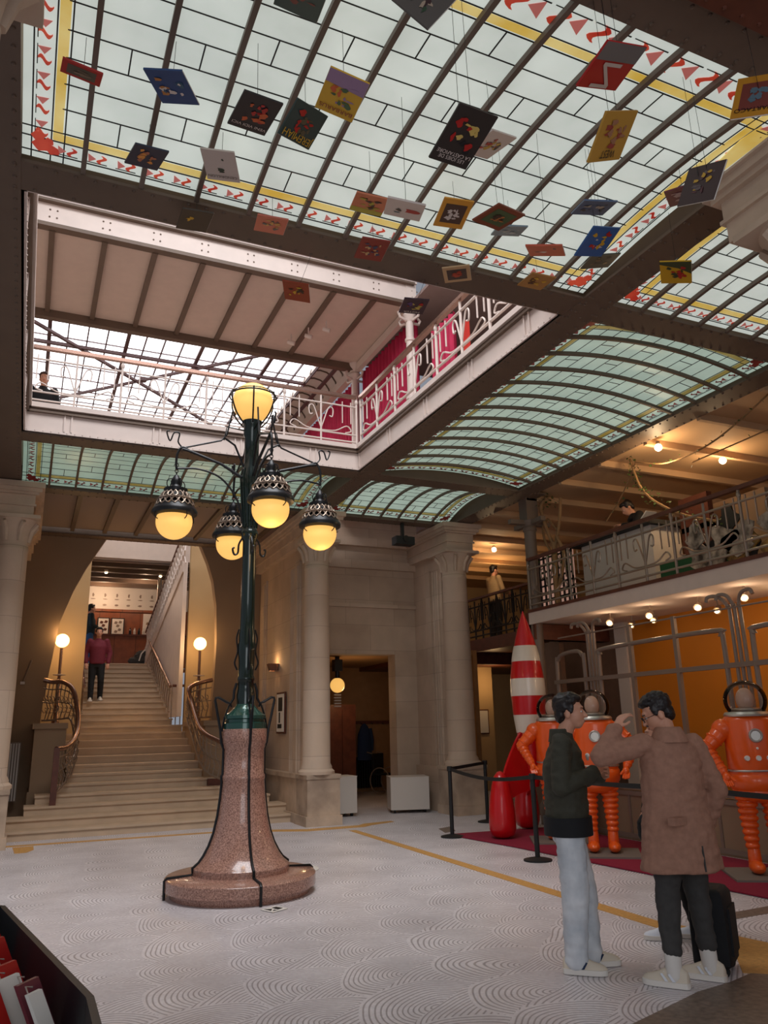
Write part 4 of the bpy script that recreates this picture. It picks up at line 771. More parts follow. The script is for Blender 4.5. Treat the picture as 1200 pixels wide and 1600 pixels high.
def suit(loc, yaw, label, arm, s=1.0):
    t = thing('space_suit', (*loc, .018), label, 'space suit', 'orange suits on the crimson carpet', rz=yaw)
    q = MB(); q.box(-.42, .42, -.32, .42, 0, .02); q.build('base_plate', 'slab', t)
    q = MB(); q.lathe([(.20, .80), (.27, .86), (.285, .93), (.275, .99), (.262, 1.0), (.262, 1.05), (.268, 1.06), (.268, 1.55), (.262, 1.57), (.23, 1.61), (.2, 1.62)], n=40, sy=.82); q.build('torso', 'suit', t, True)
    q = MB(); q.lathe([(.272, 1.03), (.277, 1.04), (.272, 1.05)], n=40, sy=.82, cap=False); q.lathe([(.236, 1.60), (.242, 1.62), (.225, 1.645), (.20, 1.65)], n=40, cap=False); q.build('trim_rings', 'steel', t, True)
    q = MB(); q.ell((0, 0, 1.77), .225, .225, .215, 36); q.build('helmet_dome', 'dome', t, True)
    q = MB(); q.ell((0, 0, 1.78), .095, .105, .125, 20); q.cap((0, 0, 1.64), (0, 0, 1.72), .06, .05); q.build('plain_mannequin_head', 'manneq', t, True)
    q = MB(); q.lathe([(.17, 1.62), (.15, 1.68), (.05, 1.7)], n=28); q.build('neck_lining', 'steel', t, True)
    q = MB()
    for sx in (-1, 1):
        n = 8
        for i in range(n): z = .76-i*.068; q.ell((sx*.125, 0, z), .115-.006*i, .115-.006*i, .048, 20)
        q.cap((sx*.125, 0, .80), (sx*.12, 0, .2), .09, .055, 12)
        q.ell((sx*.125, .07, .085), .078, .15, .065, 16); q.cap((sx*.12, 0, .25), (sx*.12, 0, .1), .062, .07)
    q.ell((0, 0, .82), .255, .2, .12, 24); q.build('ribbed_legs', 'suit', t, True)
    for sx, sty in ((-1, arm[0]), (1, arm[1])):
        sh = Vector((sx*.27, 0, 1.47)); el = Vector((sx*.47, .02, 1.27)) if sty == 'hip' else Vector((sx*.40, .03, 1.22)); wr = Vector((sx*.36, .16, 1.04)) if sty == 'hip' else Vector((sx*.37, .18, .96))
        q = MB(); q.cap(sh, el, .10, .075); q.cap(el, wr, .07, .05); q.ell(sh, .12, .12, .11, 18)
        for a, b_, n, r0 in ((sh, el, 3, .105), (el, wr, 5, .082)):
            d = (b_-a).normalized(); R3 = d.to_track_quat('Z', 'Y').to_matrix()
            for i in range(n): q.ell(a.lerp(b_, (i+.6)/n), r0-.006*i, r0-.006*i, .03, 16, T=R3)
        hd = wr+Vector((-sx*.02, .05, -.06)); q.ell(hd, .045, .05, .055, 12)
        for f_ in range(4): b0 = hd+Vector(((f_-1.5)*.022, .02, -.03)); q.cap(b0, b0+Vector((-sx*.01, .035, -.055+.006*abs(f_-1.5))), .016, .013, 8)
        q.cap(hd+Vector((-sx*.035, .02, .0)), hd+Vector((-sx*.065, .05, -.03)), .017, .014, 8)
        q.build('ribbed_arm', 'suit', t, True)
    q = MB(); R_y = lambda x, z: -1
    f_y = lambda x: .268*.82*math.sqrt(max(0, 1-(x/.268)**2))
    m = MB(); m.tube([(math.cos(w*PI/12)*.062, f_y(0)+.012, 1.40+math.sin(w*PI/12)*.062) for w in range(25)], .012, 8); m.cyl((0, f_y(0)-.02, 1.40), (0, f_y(0)+.006, 1.40), .056, n=24); m.build('chest_port', 'steel', t, True)
    for x in (-.11, 0, .11): m = MB(); m.lathe([(.0, .02), (.024, .02), (.028, .01), (.028, -.02)], n=16); m.v = [(v[0]+x, f_y(x)+v[2], 1.17+v[1]) for v in m.v]; m.build('knob', 'paper', t, True)
    m = MB(); m.ell((0, f_y(0)+.005, 1.27), .014, .012, .014, 10); m.build('knob', 'paper', t, True)
    return t
suit((7.24, 6.42), math.radians(146), 'orange ribbed space suit with arm out at the right edge', ('hip', 'hip'))
suit((6.74, 8.42), math.radians(142), 'orange ribbed space suit between the two standing visitors', ('hip', 'down'))
suit((6.98, 9.62), math.radians(150), 'orange ribbed space suit mostly hidden behind the green jacket', ('hip', 'hip'))
# ---------------------------------------------------------------- taupe metal shopfront under the balcony
fr = thing('metal_screen', (7.92, 7, 0), 'taupe tubular metal screen with curved tops under the balcony', 'screen')
Y = lambda y: y-7
q = MB()
for z in (2.23,): q.box(-.03, .03, Y(3), Y(10.75), z-.03, z+.03)
q.tube([(0, Y(3), 2.93), (0, Y(10.6), 2.93)], .012)
q.build('cross_rail', 'taupe', fr)
groups = [(10.68, 9.98), (9.62, 7.22), (6.78, 4.4)]
for a, b_ in groups:
    q = MB(); pts = sbez([(0, Y(a), .66), (0, Y(a), 2.45), (0, Y(a-.04), 2.58), (0, Y(a-.16), 2.66), (0, Y(b_+.16), 2.68), (0, Y(b_+.04), 2.60), (0, Y(b_), 2.45), (0, Y(b_), .66)], 5); q.tube(pts, .032, 8); q.build('bay_frame', 'taupe', fr, True)
for y in (8.9, 8.02, 5.9, 5.1): q = MB(); q.box(-.025, .025, Y(y)-.03, Y(y)+.03, .66, 2.95); q.build('mullion', 'taupe', fr)
for y0 in (9.8, 7.0):
    for dy, top in ((.08, 1), (-.0, 1), (-.08, -1)):
        q = MB(); q.tube(sbez([(.02, Y(y0+dy), .1), (.02, Y(y0+dy), 2.7), (.0, Y(y0+dy*1.1), 2.95), (-.04, Y(y0+dy*1.6+.05*top), 3.08), (-.06, Y(y0+dy*2+.16*top), 3.10), (-.06, Y(y0+dy*2+.2*top), 3.04)], 5), .024, 8); q.build('stem_tube', 'taupe', fr, True)
q = MB(); q.box(-.04, .04, Y(3), Y(10.75), 0, .66, 0); q.build('dado_panel', 'plaster_brown', fr)
q = MB()
for z in (.06, .62, .70): q.box(-.06, -.03, Y(3), Y(10.75), z-.03, z+.03)
for y in (3.6, 4.4, 5.2, 6.0, 6.8, 7.6, 8.4, 9.2, 10.0): q.box(-.055, -.035, Y(y)-.02, Y(y)+.02, .06, .62)
q.build('dado_moulding', 'taupe', fr)
point('display_light', (8.9, 7.0, 2.9), 5, (1, .72, .40), .08); point('display_light', (8.9, 5.2, 2.9), 11, (1, .72, .40), .08)
for i, (x, y, lb) in enumerate(((8.41, 9.85, 'leftmost spotlight under the right balcony'), (9.0, 10.02, 'round spotlight behind the leftmost one under the balcony'), (8.44, 8.99, 'spotlight third from the left under the balcony'), (8.9, 9.4, 'angled spotlight hanging lowest under the balcony'), (8.5, 8.1, 'spotlight under the balcony left of the double fitting'), (9.05, 8.27, 'round crescent lit spotlight at the middle of the balcony underside'), (8.43, 7.24, 'rightmost bright spotlight under the balcony'))):
    s = thing('spotlight', (x, y, 3.26), lb, 'spotlight'); MB().cyl((0, 0, 0), (0, 0, -.10), .012).build('stem', 'taupe', s); MB().cyl((.03, .02, -.10), (-.05, -.02, -.16), .045, .055).build('head', 'taupe', s); MB().ell((-.055, -.022, -.165), .036, .036, .03, 12).build('bulb', 'bulb', s, True)
    if i in (0, 2, 4, 6): point('spotlight_light', (x-.1, y-.08, 3.05), 3.4, (1, .74, .5), .05)
for x, y, lb in ((8.05, 8.04, 'bright round ceiling bulb nearest the vault edge over the balcony'), (9.42, 8.14, 'bright round ceiling bulb farther in over the right balcony'), (9.41, 14.7, 'bright ceiling bulb over the far gallery beside the iron column')):
    s = thing('ceiling_bulb', (x, y, 5.5), lb, 'lamp'); MB().cyl((0, 0, 0), (0, 0, -.04), .03).build('holder', 'taupe', s); MB().ell((0, 0, -.09), .055, .055, .055, 16).build('bulb', 'bulb', s, True); point('ceiling_bulb_light', (x, y, 5.2), 19, (1, .70, .40), .06)
# ---------------------------------------------------------------- things on the balcony
dk = thing('reading_desk', (8.75, 9.75, 3.46), 'long white fronted desk with dark top on the right balcony', 'desk'); MB().box(-.1, .5, -.75, .95, .12, 1.08).build('body', 'white', dk); MB().box(-.2, .6, -.85, 1.1, 1.08, 1.15).build('worktop', 'black', dk); MB().box(-.05, .45, -.7, .9, 0, .12).build('plinth', 'wood', dk)
o = MB().loft([[(-.05, 0, 0), (.16, 0, 0), (.16, .02, 0), (-.05, .02, 0)], [(-.05, -.2, .14), (.16, -.2, .14), (.16, -.18, .15), (-.05, -.18, .15)]]).build('open_leaflet', 'bulb' if 0 else 'paper'); o.location = (8.66, 9.2, 4.62); tag(o, 'white leaflet lying open on the desk top', 'leaflet')
M['green_box'] = mat('bottle_green_panel', srgb(30, 84, 50), .6)
o = MB().box(-.15, .2, -.55, .5, 0, .42).build('green_cabinet', 'green_box'); o.location = (8.75, 8.35, 3.46); tag(o, 'low bottle green cabinet behind the balcony railing', 'cabinet')
o = MB().box(-.05, .05, -.28, .28, 0, .95).box(-.05, .3, -.28, .28, .42, .5).build('brown_chair', 'wood'); o.location = (8.9, 8.3, 3.9); o.location.z = 3.88; tag(o, 'brown high backed seat standing on the green cabinet', 'chair')
M['cut_white'] = mat('grey_white_cutout', srgb(190, 180, 166), .6, nscale=7, c2=srgb(60, 52, 46)); M['cut_gold'] = mat('spotted_gold', srgb(190, 150, 80), .6, nscale=9, c2=srgb(60, 40, 24))
random.seed(4)
cg = thing('carved_cutout', (8.35, 7.2, 3.46), 'jumble of black and white painted cutouts behind the balcony railing', 'sculpture')
for i in range(16):
    q = MB(); cx_, cz_ = -.75+random.random()*1.7, .15+random.random()*.75*(.5+.04*i); r0 = .12+random.random()*.13; ph = random.random()*6
    q.prism([(.03*(i % 4), cx_*-1+r0*(1+.35*math.sin(3*w*PI/9+ph))*math.cos(w*PI/9), cz_+r0*(1+.3*math.cos(2*w*PI/9+ph))*math.sin(w*PI/9)*.9) for w in range(18)], (.025, 0, 0)); q.build('cutout', ('cut_white', 'cut_white', 'cut_gold', 'black')[i % 4], cg)
o = MB().box(0, .1, -.5, .6, 0, 1.3).build('tan_display_panel', 'plaster_brown'); o.location = (9.3, 7.9, 3.46); tag(o, 'tan display panel standing behind the painted cutouts', 'panel')
lt = thing('lattice_window', (8.75, 11.7, 3.5), 'dark lattice with small lit panes behind the corner of the balcony', 'window'); MB().box(0, .03, -.6, .5, 0, 1.15).build('lit_pane', mat('lit_pane', srgb(220, 170, 150), .5, emit=.35), lt)
q = MB()
for i in range(9): q.bar((-.02, -.6+i*.14, 0), (-.02, -.6+i*.14, 1.15), .03, .03)
for i in range(9): q.bar((-.02, -.6, .05+i*.13), (-.02, .5, .05+i*.13), .03, .03)
q.build('lattice', 'blk', lt)
# vines and dry branches
def leaves(mb, c, n, r, s=.05):
    for _ in range(n):
        p = Vector(c)+Vector((random.gauss(0, r), random.gauss(0, r), random.gauss(0, r))); a = Vector((random.uniform(-1, 1), random.uniform(-1, 1), random.uniform(-1, 1))).normalized(); b_ = a.orthogonal().normalized()*s*.5; a = a*s
        mb.add([p, p+a*.5+b_, p+a, p+a*.5-b_], [(0, 1, 2, 3)])
def vine(pts, label, nleaf, lr=.06, r=.012, name='vine_garland', cat='garland'):
    o_ = Vector(pts[0]); t = thing(name, o_, label, cat); q = MB(); q.tube([Vector(p)-o_ for p in sbez(pts, 8)], r, 6); q.build('stem', 'bark', t, True); q = MB()
    for p in sbez(pts, 6): leaves(q, Vector(p)-o_, nleaf, lr)
    o = q.build('leaves', 'leaf', t); o['kind'] = 'stuff'; return t
vine([(8.2, 6.2, 5.55), (8.2, 6.8, 5.33), (8.2, 7.36, 5.20), (8.2, 8.08, 5.20), (8.2, 8.7, 5.42)], 'long thin garland sagging across the balcony ceiling', 1, .02, .012)
vine([(8.9, 6.3, 5.4), (8.5, 7.0, 5.2), (8.3, 7.7, 5.1)], 'short dark garland strand at the right edge of the ceiling', 1, .02, .01)
vine([(8.2, 8.8, 5.5), (8.22, 8.75, 5.25), (8.18, 8.62, 5.0), (8.2, 8.4, 4.72), (8.3, 8.0, 4.42), (8.4, 7.5, 4.2)], 'leafy vine dropping from the vault edge onto the balcony', 5, .05, .02)
vine([(8.2, 8.7, 5.4), (8.3, 9.2, 5.0), (8.3, 9.6, 4.7)], 'thin bare creeper slanting down left of the leafy vine', 1, .02, .01)
tr = thing('bare_branch_tree', (8.25, 10.95, 3.46), 'tangled bare branches rising beside the iron column', 'tree'); q = MB()
for pts, r in (([(0, 0, 0), (0, .02, .6), (.02, .0, 1.2)], .05), ([(.02, 0, 1.1), (-.02, .15, 1.5), (-.05, .22, 1.9), (0, .1, 2.05)], .03), ([(.02, 0, 1.1), (.02, -.18, 1.5), (.04, -.25, 1.95)], .028), ([(0, 0, .9), (0, .25, 1.3), (.02, .3, 1.6)], .022), ([(.02, -.1, 1.4), (0, .1, 1.65), (.02, .2, 1.6)], .018), ([(0, 0, .3), (.05, -.2, .9), (0, -.1, 1.3)], .03)): q.tube(sbez(pts, 5), r, 7)
q.build('branches', 'bark', tr, True); q = MB(); leaves(q, (0, .1, 2.0), 50, .09, .06); leaves(q, (0, 0, .8), 60, .16, .06); o = q.build('leaves', 'leaf', tr); o['kind'] = 'stuff'
# ---------------------------------------------------------------- leaflet rack at the lower left
rkx = thing('leaflet_rack', (-.4, 2.6, 0), 'black leaflet display stand at the lower left corner', 'display stand')
M['rack'] = mat('rack_black', (.008, .008, .01), .45)
top = [(.41, 1.05), (.36, -1.0)]
q = MB()
edge = [(.39, .78), (.60, -.44), (.60, -.64), (.52, -1.5), (-.9, -1.5), (-.9, .78)]
q.prism([(x, y, .74) for x, y in edge], (0, 0, .02)); q.build('tray', 'rack', rkx)
q = MB()
for (a, b_) in zip(edge, edge[1:]+edge[:1]): q.bar((a[0], a[1], .87), (b_[0], b_[1], .87), .018, .27)
q.build('side_panels', 'rack', rkx)
q = MB(); [q.box(x-.03, x+.03, y-.03, y+.03, 0, .74) for x, y in ((.3, .6), (.42, -1.3), (-.8, .6), (-.8, -1.3))]; q.build('legs', 'rack', rkx)
M['red_cover'] = mat('red_leaflet', srgb(176, 34, 30), .4); M['plum_cover'] = mat('plum_leaflet', srgb(110, 52, 60), .4)
bro = [((.03, 3.05), .07, 'red_cover'), ((.055, 2.86), .07, 'red_cover'), ((.01, 2.72), .07, 'red_cover'), ((.09, 2.56), .07, 'red_cover'), ((-.03, 2.86), .07, 'red_cover'), ((.095, 2.42), .08, 'paper'), ((.14, 2.36), .08, 'plum_cover'), ((.155, 2.26), .05, 'paper'), ((.05, 2.34), .07, 'red_cover')]
bl_ = ['red leaflet nearest the far corner of the rack', 'red leaflet second along the rack edge', 'red leaflet inside the second row of the rack', 'red leaflet in front of the pale one', 'red leaflet at the left frame edge', 'pale patterned leaflet in the middle of the rack', 'plum coloured leaflet beside the pale patterned one', 'thin grey leaflet at the right end of the rack', 'red leaflet nearest the bottom edge of the picture in the rack']
for ((x, y), w, m), lb in zip(bro, bl_):
    t = thing('leaflet', (x, y, .83), lb, 'leaflet', 'leaflets in the rack')
    q = MB(); u = Vector((.62, .78, 0))*w*.5; v_ = Vector((.78, -.62, 0))*.005; b0 = Vector((0, 0, 0)); t0 = Vector((-.075, .0, .175))
    q.loft([[b0-u-v_, b0+u-v_, b0+u+v_, b0-u+v_], [t0-u-v_, t0+u-v_, t0+u+v_, t0-u+v_]]); q.build('pages', m, t)
    q = MB(); q.tube([t0*.75-v_*2-u*.3, t0*1.08-v_*2-u*.3, t0*1.08+v_*2-u*.3], .002, 5); q.build('wire_clip', 'steel', t)
# ---------------------------------------------------------------- hanging comic albums (covers are plain generic artwork)
def text_mesh(s, size, spacing=1.0):
    cu = bpy.data.curves.new('t', 'FONT'); cu.body = s; cu.size = size; cu.align_x = 'CENTER'; cu.align_y = 'CENTER'; cu.space_line = .9
    o = bpy.data.objects.new('t', cu); COL.objects.link(o); dg = bpy.context.evaluated_depsgraph_get(); dg.update(); me = bpy.data.meshes.new_from_object(o.evaluated_get(dg)); bpy.data.objects.remove(o); bpy.data.curves.remove(cu); return me
_cm = {}
def cm(c):
    if c not in _cm: _cm[c] = mat('cover_%02x%02x%02x' % c, srgb(*c), .45)
    return _cm[c]
BK = {1: ((-.03, 4.13, 5.38), (.27, .06, .09), .225, .16), 2: ((.47, 3.95, 5.30), (.13, .16, -.50), .235, .30), 3: ((.42, 4.69, 5.36), (.12, -.14, .15), .225, .26), 4: ((.93, 3.77, 5.12), (.08, -.02, .08), .236, .315), 5: ((1.26, 3.86, 5.23), (-.64, -.30, .58), .314, .235), 6: ((1.37, 3.48, 5.16), (.01, .18, -.05), .236, .315), 7: ((.90, 4.58, 5.36), (.01, .13, -.37), .229, .306), 8: ((1.83, 2.92, 4.57), (-.31, -.07, .10), .241, .321), 9: ((2.37, 3.47, 5.14), (-.10, -.41, .43), .315, .236), 10: ((2.37, 2.37, 4.73), (-.27, -.39, .15), .32, .24), 11: ((2.47, 2.52, 4.47), (-.68, -.51, .23), .322, .242), 12: ((.85, 5.24, 5.35), (.11, -.08, -.01), .23, .307), 13: ((1.40, 5.07, 5.35), (.24, .03, -.15), .232, .309), 14: ((1.88, 5.91, 5.35), (.02, .18, -.37), .233, .311), 15: ((1.92, 4.36, 5.19), (.27, .10, -.18), .236, .314), 16: ((1.92, 3.81, 4.77), (.34, .17, -.28), .319, .239), 17: ((2.64, 4.41, 5.35), (-.07, .02, -.20), .231, .308), 18: ((2.25, 5.07, 5.35), (.05, .02, -.16), .231, .308), 19: ((3.07, 5.12, 5.35), (.15, 0, -.59), .233, .311), 20: ((2.74, 3.96, 5.04), (-.02, -.21, .36), .316, .237), 21: ((3.16, 4.44, 5.36), (.38, .02, -.35), .229, .305), 22: ((2.95, 3.74, 4.69), (.36, .18, -.67), .24, .32), 23: ((3.39, 3.72, 5.14), (.35, .02, -.36), .236, .315), 24: ((3.40, 3.73, 4.87), (-.45, -.34, .20), .318, .239), 25: ((3.98, 4.36, 5.24), (.24, -.07, -.40), .235, .314), 26: ((3.79, 4.97, 5.36), (.19, .07, -.14), .227, .303), 27: ((2.96, 5.74, 5.35), (.10, .02, -.26), .231, .309), 28: ((3.43, 2.38, 4.95), (-1.80, .25, -.92), .238, .317), 29: ((3.53, 2.91, 4.79), (-1.70, .48, -1.61), .319, .239), 30: ((4.13, 3.59, 5.37), (.19, .01, -.93), .213, .284), 31: ((4.48, 4.06, 5.08), (-.04, .23, -.80), .237, .316), 32: ((.95, 2.97, 5.16), (.38, .18, -.06), .236, .315), 33: ((1.57, 2.79, 5.24), (-1.52, -.97, -.16), .314, .235)}
BK[16] = ((1.92, 3.81, 4.77), (.34, .17, -.28), .239, .319)
K_, W_, R_d, Y_, BL, BR_, GR, OR = (24, 22, 24), (214, 200, 190), (176, 34, 30), (206, 160, 40), (38, 70, 120), (96, 50, 40), (70, 96, 60), (200, 90, 44)
CV = {1: (R_d, 'red framed album hanging at the far left of the glass ceiling', [(90, 80, 66), (130, 110, 90)], None), 2: (BL, 'open blue album with busy orange and white picture', [(180, 120, 60), W_, (60, 96, 120)], None), 3: ((40, 46, 70), 'dark album with orange glow by the left glass border', [(224, 150, 70), (180, 110, 80)], None), 4: ((34, 28, 34), 'black album with a red haired shape, lettered VENI VIDI VICI', [R_d, OR], ('VENI VIDI VICI', .03, W_)), 5: ((52, 70, 68), 'grey green album lettered JEREMIAH', [R_d, (90, 80, 60)], ('JEREMIAH', .045, Y_)), 6: (Y_, 'yellow album with mauve sky hanging by itself', [(150, 120, 150), GR, OR], ('BARBARUS', .03, (130, 50, 40))), 7: ((196, 180, 170), 'pale pinkish album with a black green plume', [(50, 60, 46)], ('CENDRILLON', .028, (70, 60, 56))), 8: ((52, 44, 40), 'largest dark album lettered LES JOIES DE LA CASTAFIORE', [(206, 176, 96), R_d, (30, 30, 34)], ('LES JOIES DE\nLA CASTAFIORE', .026, W_)), 9: (W_, 'white album with black and yellow figures tucked behind the largest dark one', [(30, 28, 26), (200, 160, 60), R_d], None), 10: (R_d, 'red and grey album with a huge pale letter N', [(110, 106, 104)], ('N', .21, (196, 180, 168))), 11: ((186, 138, 52), 'tall golden brown album at the upper right of the ceiling', [(150, 60, 50), (160, 110, 80)], ('WEST', .035, K_)), 12: ((64, 52, 44), 'dark brown album with a yellow patch against the beam', [Y_], None), 13: ((206, 110, 90), 'pink album with grey shape over the beam rivets', [(100, 100, 100), (210, 160, 90)], None), 14: ((150, 60, 34), 'small orange brown album hanging in the ceiling opening', [(60, 36, 26), Y_], None), 15: ((206, 120, 84), 'salmon and yellow landscape album', [(180, 170, 60), (70, 50, 46)], None), 16: (W_, 'white album with a round red ball', [R_d, K_, (90, 120, 120)], None), 17: ((216, 150, 44), 'orange yellow album with a square picture', [(80, 54, 40), W_], None), 18: ((140, 44, 34), 'dark red album with black and cream scene over the beam', [(200, 160, 110), (60, 60, 90)], None), 19: ((196, 160, 120), 'tan album with dark brown car shape over the beam', [(60, 44, 50), (180, 60, 40)], None), 20: ((130, 60, 36), 'diamond turned rusty album with framed scene', [GR, (190, 120, 60), (60, 40, 30)], None), 21: ((120, 140, 150), 'thin blue grey album under the diamond turned one', [(170, 180, 180)], None), 22: ((200, 84, 50), 'orange red flat album', [(90, 50, 44), W_], None), 23: ((80, 100, 130), 'silver blue album seen almost edge on', [(180, 170, 150), (60, 56, 60)], None), 24: ((44, 92, 150), 'bright blue album with yellow box title', [Y_, R_d, W_], None), 25: ((70, 70, 60), 'dark grey album just below the bright blue one', [(150, 130, 90), (50, 46, 50)], None), 26: ((170, 120, 60), 'brown gold album by the flame corner of the glass', [(90, 50, 30), Y_], None), 27: ((70, 46, 60), 'dark album with yellow blot in front of the white column', [(200, 180, 90), (90, 60, 120), R_d], ('MISTER', .03, W_)), 28: ((190, 130, 40), 'ochre album with framed picture cut by the right edge', [(120, 60, 50), (90, 110, 120)], ('SPARTACO', .026, K_)), 29: ((60, 30, 34), 'dark crimson album with yellow dot near the right capital', [(96, 80, 84), Y_, (90, 40, 50)], None), 30: ((110, 50, 60), 'small plum album tucked behind the dark crimson one', [(180, 150, 150)], None), 31: ((206, 160, 30), 'bright yellow album with dark green top hanging at the right', [(60, 70, 40), R_d], None), 32: ((60, 84, 80), 'grey green album at the top edge left of centre', [(130, 70, 60)], None), 33: ((96, 90, 84), 'mottled corner turned album at the top edge', [(60, 80, 60), (170, 150, 130), (70, 50, 50)], None)}
for n_, (loc, eu, w, h) in BK.items():
    base, lab, blobs, txt = CV[n_]
    t = thing('comic_album', loc, lab, 'book', 'comic albums hung from the glass ceiling')
    R = Matrix.Rotation(eu[2], 3, 'Z') @ Matrix.Rotation(eu[1], 3, 'Y') @ Matrix.Rotation(eu[0], 3, 'X'); L = Vector(loc)
    nz_ = R @ Vector((0, 0, 1)); sg = 1 if nz_.dot(Vector((0, 0, 1.6))-L) > 0 else -1; th = .012
    def tr_(mb): mb.v = [tuple(R @ Vector(v)) for v in mb.v]; return mb
    c1 = cm(tuple(base))
    q = MB(); q.box(-w/2, w/2, -h/2, h/2, -th/2, th/2); tr_(q).build('cover', c1, t)
    q = MB(); q.box(-w/2+.003, w/2+.002, -h/2+.003, h/2+.002, -th/2+.003, th/2-.003); tr_(q).build('pages', 'paper', t)
    random.seed(n_*13); q = MB(); cols = []
    zf = sg*(th/2+.0006)
    framed = n_ in (1, 17, 20, 28, 19)
    if framed: q.prism([(x*w*.36, y*h*.33, zf) for x, y in ((-1, -1), (1, -1), (1, 1), (-1, 1))], (0, 0, sg*.0006), 0)
    if n_ in (10,): q.prism([(-w*.5, -h*.5, zf), (w*.5, -h*.5, zf), (w*.5, -h*.12, zf), (-w*.5, -h*.12, zf)], (0, 0, sg*.0006), 0)
    if n_ == 6: q.prism([(-w*.5, -h*.5, zf), (w*.5, -h*.5, zf), (w*.5, -h*.15, zf), (-w*.5, -h*.2, zf)], (0, 0, sg*.0006), 0)
    if n_ == 31: q.prism([(-w*.5, -h*.5, zf), (w*.5, -h*.5, zf), (w*.5, h*.05, zf), (w*.1, -h*.2, zf), (-w*.5, -h*.38, zf)], (0, 0, sg*.0006), 0)
    if n_ == 15: q.prism([(-w*.5, h*.22, zf), (w*.5, h*.28, zf), (w*.5, h*.5, zf), (-w*.5, h*.5, zf)], (0, 0, sg*.0006), 0)
    for k in range(0 if n_ == 10 else 14 if n_ not in (7, 12, 16, 22) else 3):
        bi = k % len(blobs); rx = w*(.03+.08*random.random()); ry = h*(.02+.06*random.random()); cx_ = (random.random()-.5)*w*.55; cy_ = (random.random()-.6)*h*.5; ph = random.random()*6
        if n_ == 16 and k == 0: rx = ry = .045; cx_, cy_ = .05, 0
        if framed: cx_ *= .6; cy_ = (random.random()-.5)*h*.3; bi = (k % max(1, len(blobs)-1))+1 if len(blobs) > 1 else 0
        q.prism([(cx_+rx*(1+.3*math.sin(3*a*PI/8+ph))*math.cos(a*PI/8), cy_+ry*(1+.3*math.sin(2*a*PI/8+ph))*math.sin(a*PI/8), zf+sg*(.0006+.0003*k)) for a in range(16)], (0, 0, sg*.0003), bi)
    tr_(q).build('artwork', [cm(tuple(c)) for c in blobs], t)
    if txt:
        me = text_mesh(txt[0], txt[1]); big = n_ == 10; mwx = max(v.co.x for v in me.vertices); kx = 1 if big else min(1.6, w*.44/mwx)
        for v in me.vertices:
            x, y = v.co.x*kx, v.co.y*kx
            p = Vector((-y, x+.045, zf+sg*.004)) if big else Vector((-x, h*.34+y, zf+sg*.004)); v.co = R @ p
        me.materials.clear(); me.materials.append(cm(tuple(txt[2]))); o = bpy.data.objects.new('title', me); COL.objects.link(o); o.parent = t
    q = MB(); top_z = 5.45 if loc[1] < 2.62 else (5.51 if 5.2 < loc[1] < 6 else 5.64)
    for dx in ((-.03, .05) if n_ in (8, 10, 11, 20, 24, 29) else (.01,)): q.tube([R @ Vector((dx, -.02, 0)), (dx*.8, (5.5-loc[1]) if 5.57 < loc[1] < 6 else 0, top_z-loc[2])], .0016, 4)
    q.build('hanging_wire', 'blk', t)
# ---------------------------------------------------------------- people
def pcol(n, c, r=.8, c2=None, sc=30): return mat(n, srgb(*c), r, nz=.10 if c2 is None else 0, nscale=sc, c2=srgb(*c2) if c2 else None)
M['skin'] = mat('skin', srgb(206, 150, 122), .5); M['hair'] = mat('dark_hair', srgb(30, 22, 20), .45, nz=.4, nscale=60); M['hair_br'] = mat('brown_hair', srgb(70, 46, 34), .5, nz=.3, nscale=60)
M['eye'] = mat('eye_white', srgb(226, 220, 214), .3); M['iris'] = mat('iris_dark', (.02, .012, .01), .2); M['lip'] = mat('lips', srgb(160, 92, 82), .5)
M['olive'] = pcol('olive_jacket', (58, 56, 44), .75); M['blackcloth'] = pcol('black_cloth', (22, 22, 24)); M['jeans'] = mat('pale_blue_jeans', srgb(182, 188, 194), .85, nscale=6, c2=srgb(222, 224, 226))
M['camel'] = pcol('camel_coat', (158, 116, 96), .9); M['charcoal'] = pcol('charcoal_trousers', (64, 62, 60), .85); M['sneaker'] = mat('cream_sneaker', srgb(214, 200, 180), .6); M['sneaker_w'] = mat('white_sneaker', srgb(226, 228, 234), .5)
M['maroon'] = pcol('maroon_sweater', (110, 34, 48)); M['bluejeans'] = pcol('blue_jeans', (50, 92, 140)); M['teal'] = pcol('dark_teal_jacket', (34, 50, 56)); M['beige'] = pcol('beige_jacket', (150, 128, 96)); M['sock'] = mat('white_sock', srgb(222, 216, 208), .9)
def blob(name, mb, m, parent, vox, sm=5, amp=0., sc=(8, 8, 26)):
    o = organic(name, mb, m, parent, vox, sm)
    if amp:
        me = o.data; ns = [v.normal.copy() for v in me.vertices]
        for v, n_ in zip(me.vertices, ns):
            c = v.co; w = noise.noise(Vector((c.x*sc[0], c.y*sc[1], c.z*sc[2])))+.4*noise.noise(Vector((c.x*sc[0]*2.3+5, c.y*sc[1]*2.3, c.z*sc[2]*1.7)))
            v.co = c+n_*w*amp
        me.update()
    return o
def limb(mb, pts, rs, n=14):
    for i in range(len(pts)-1): mb.cap(pts[i], pts[i+1], rs[i], rs[i+1], n)
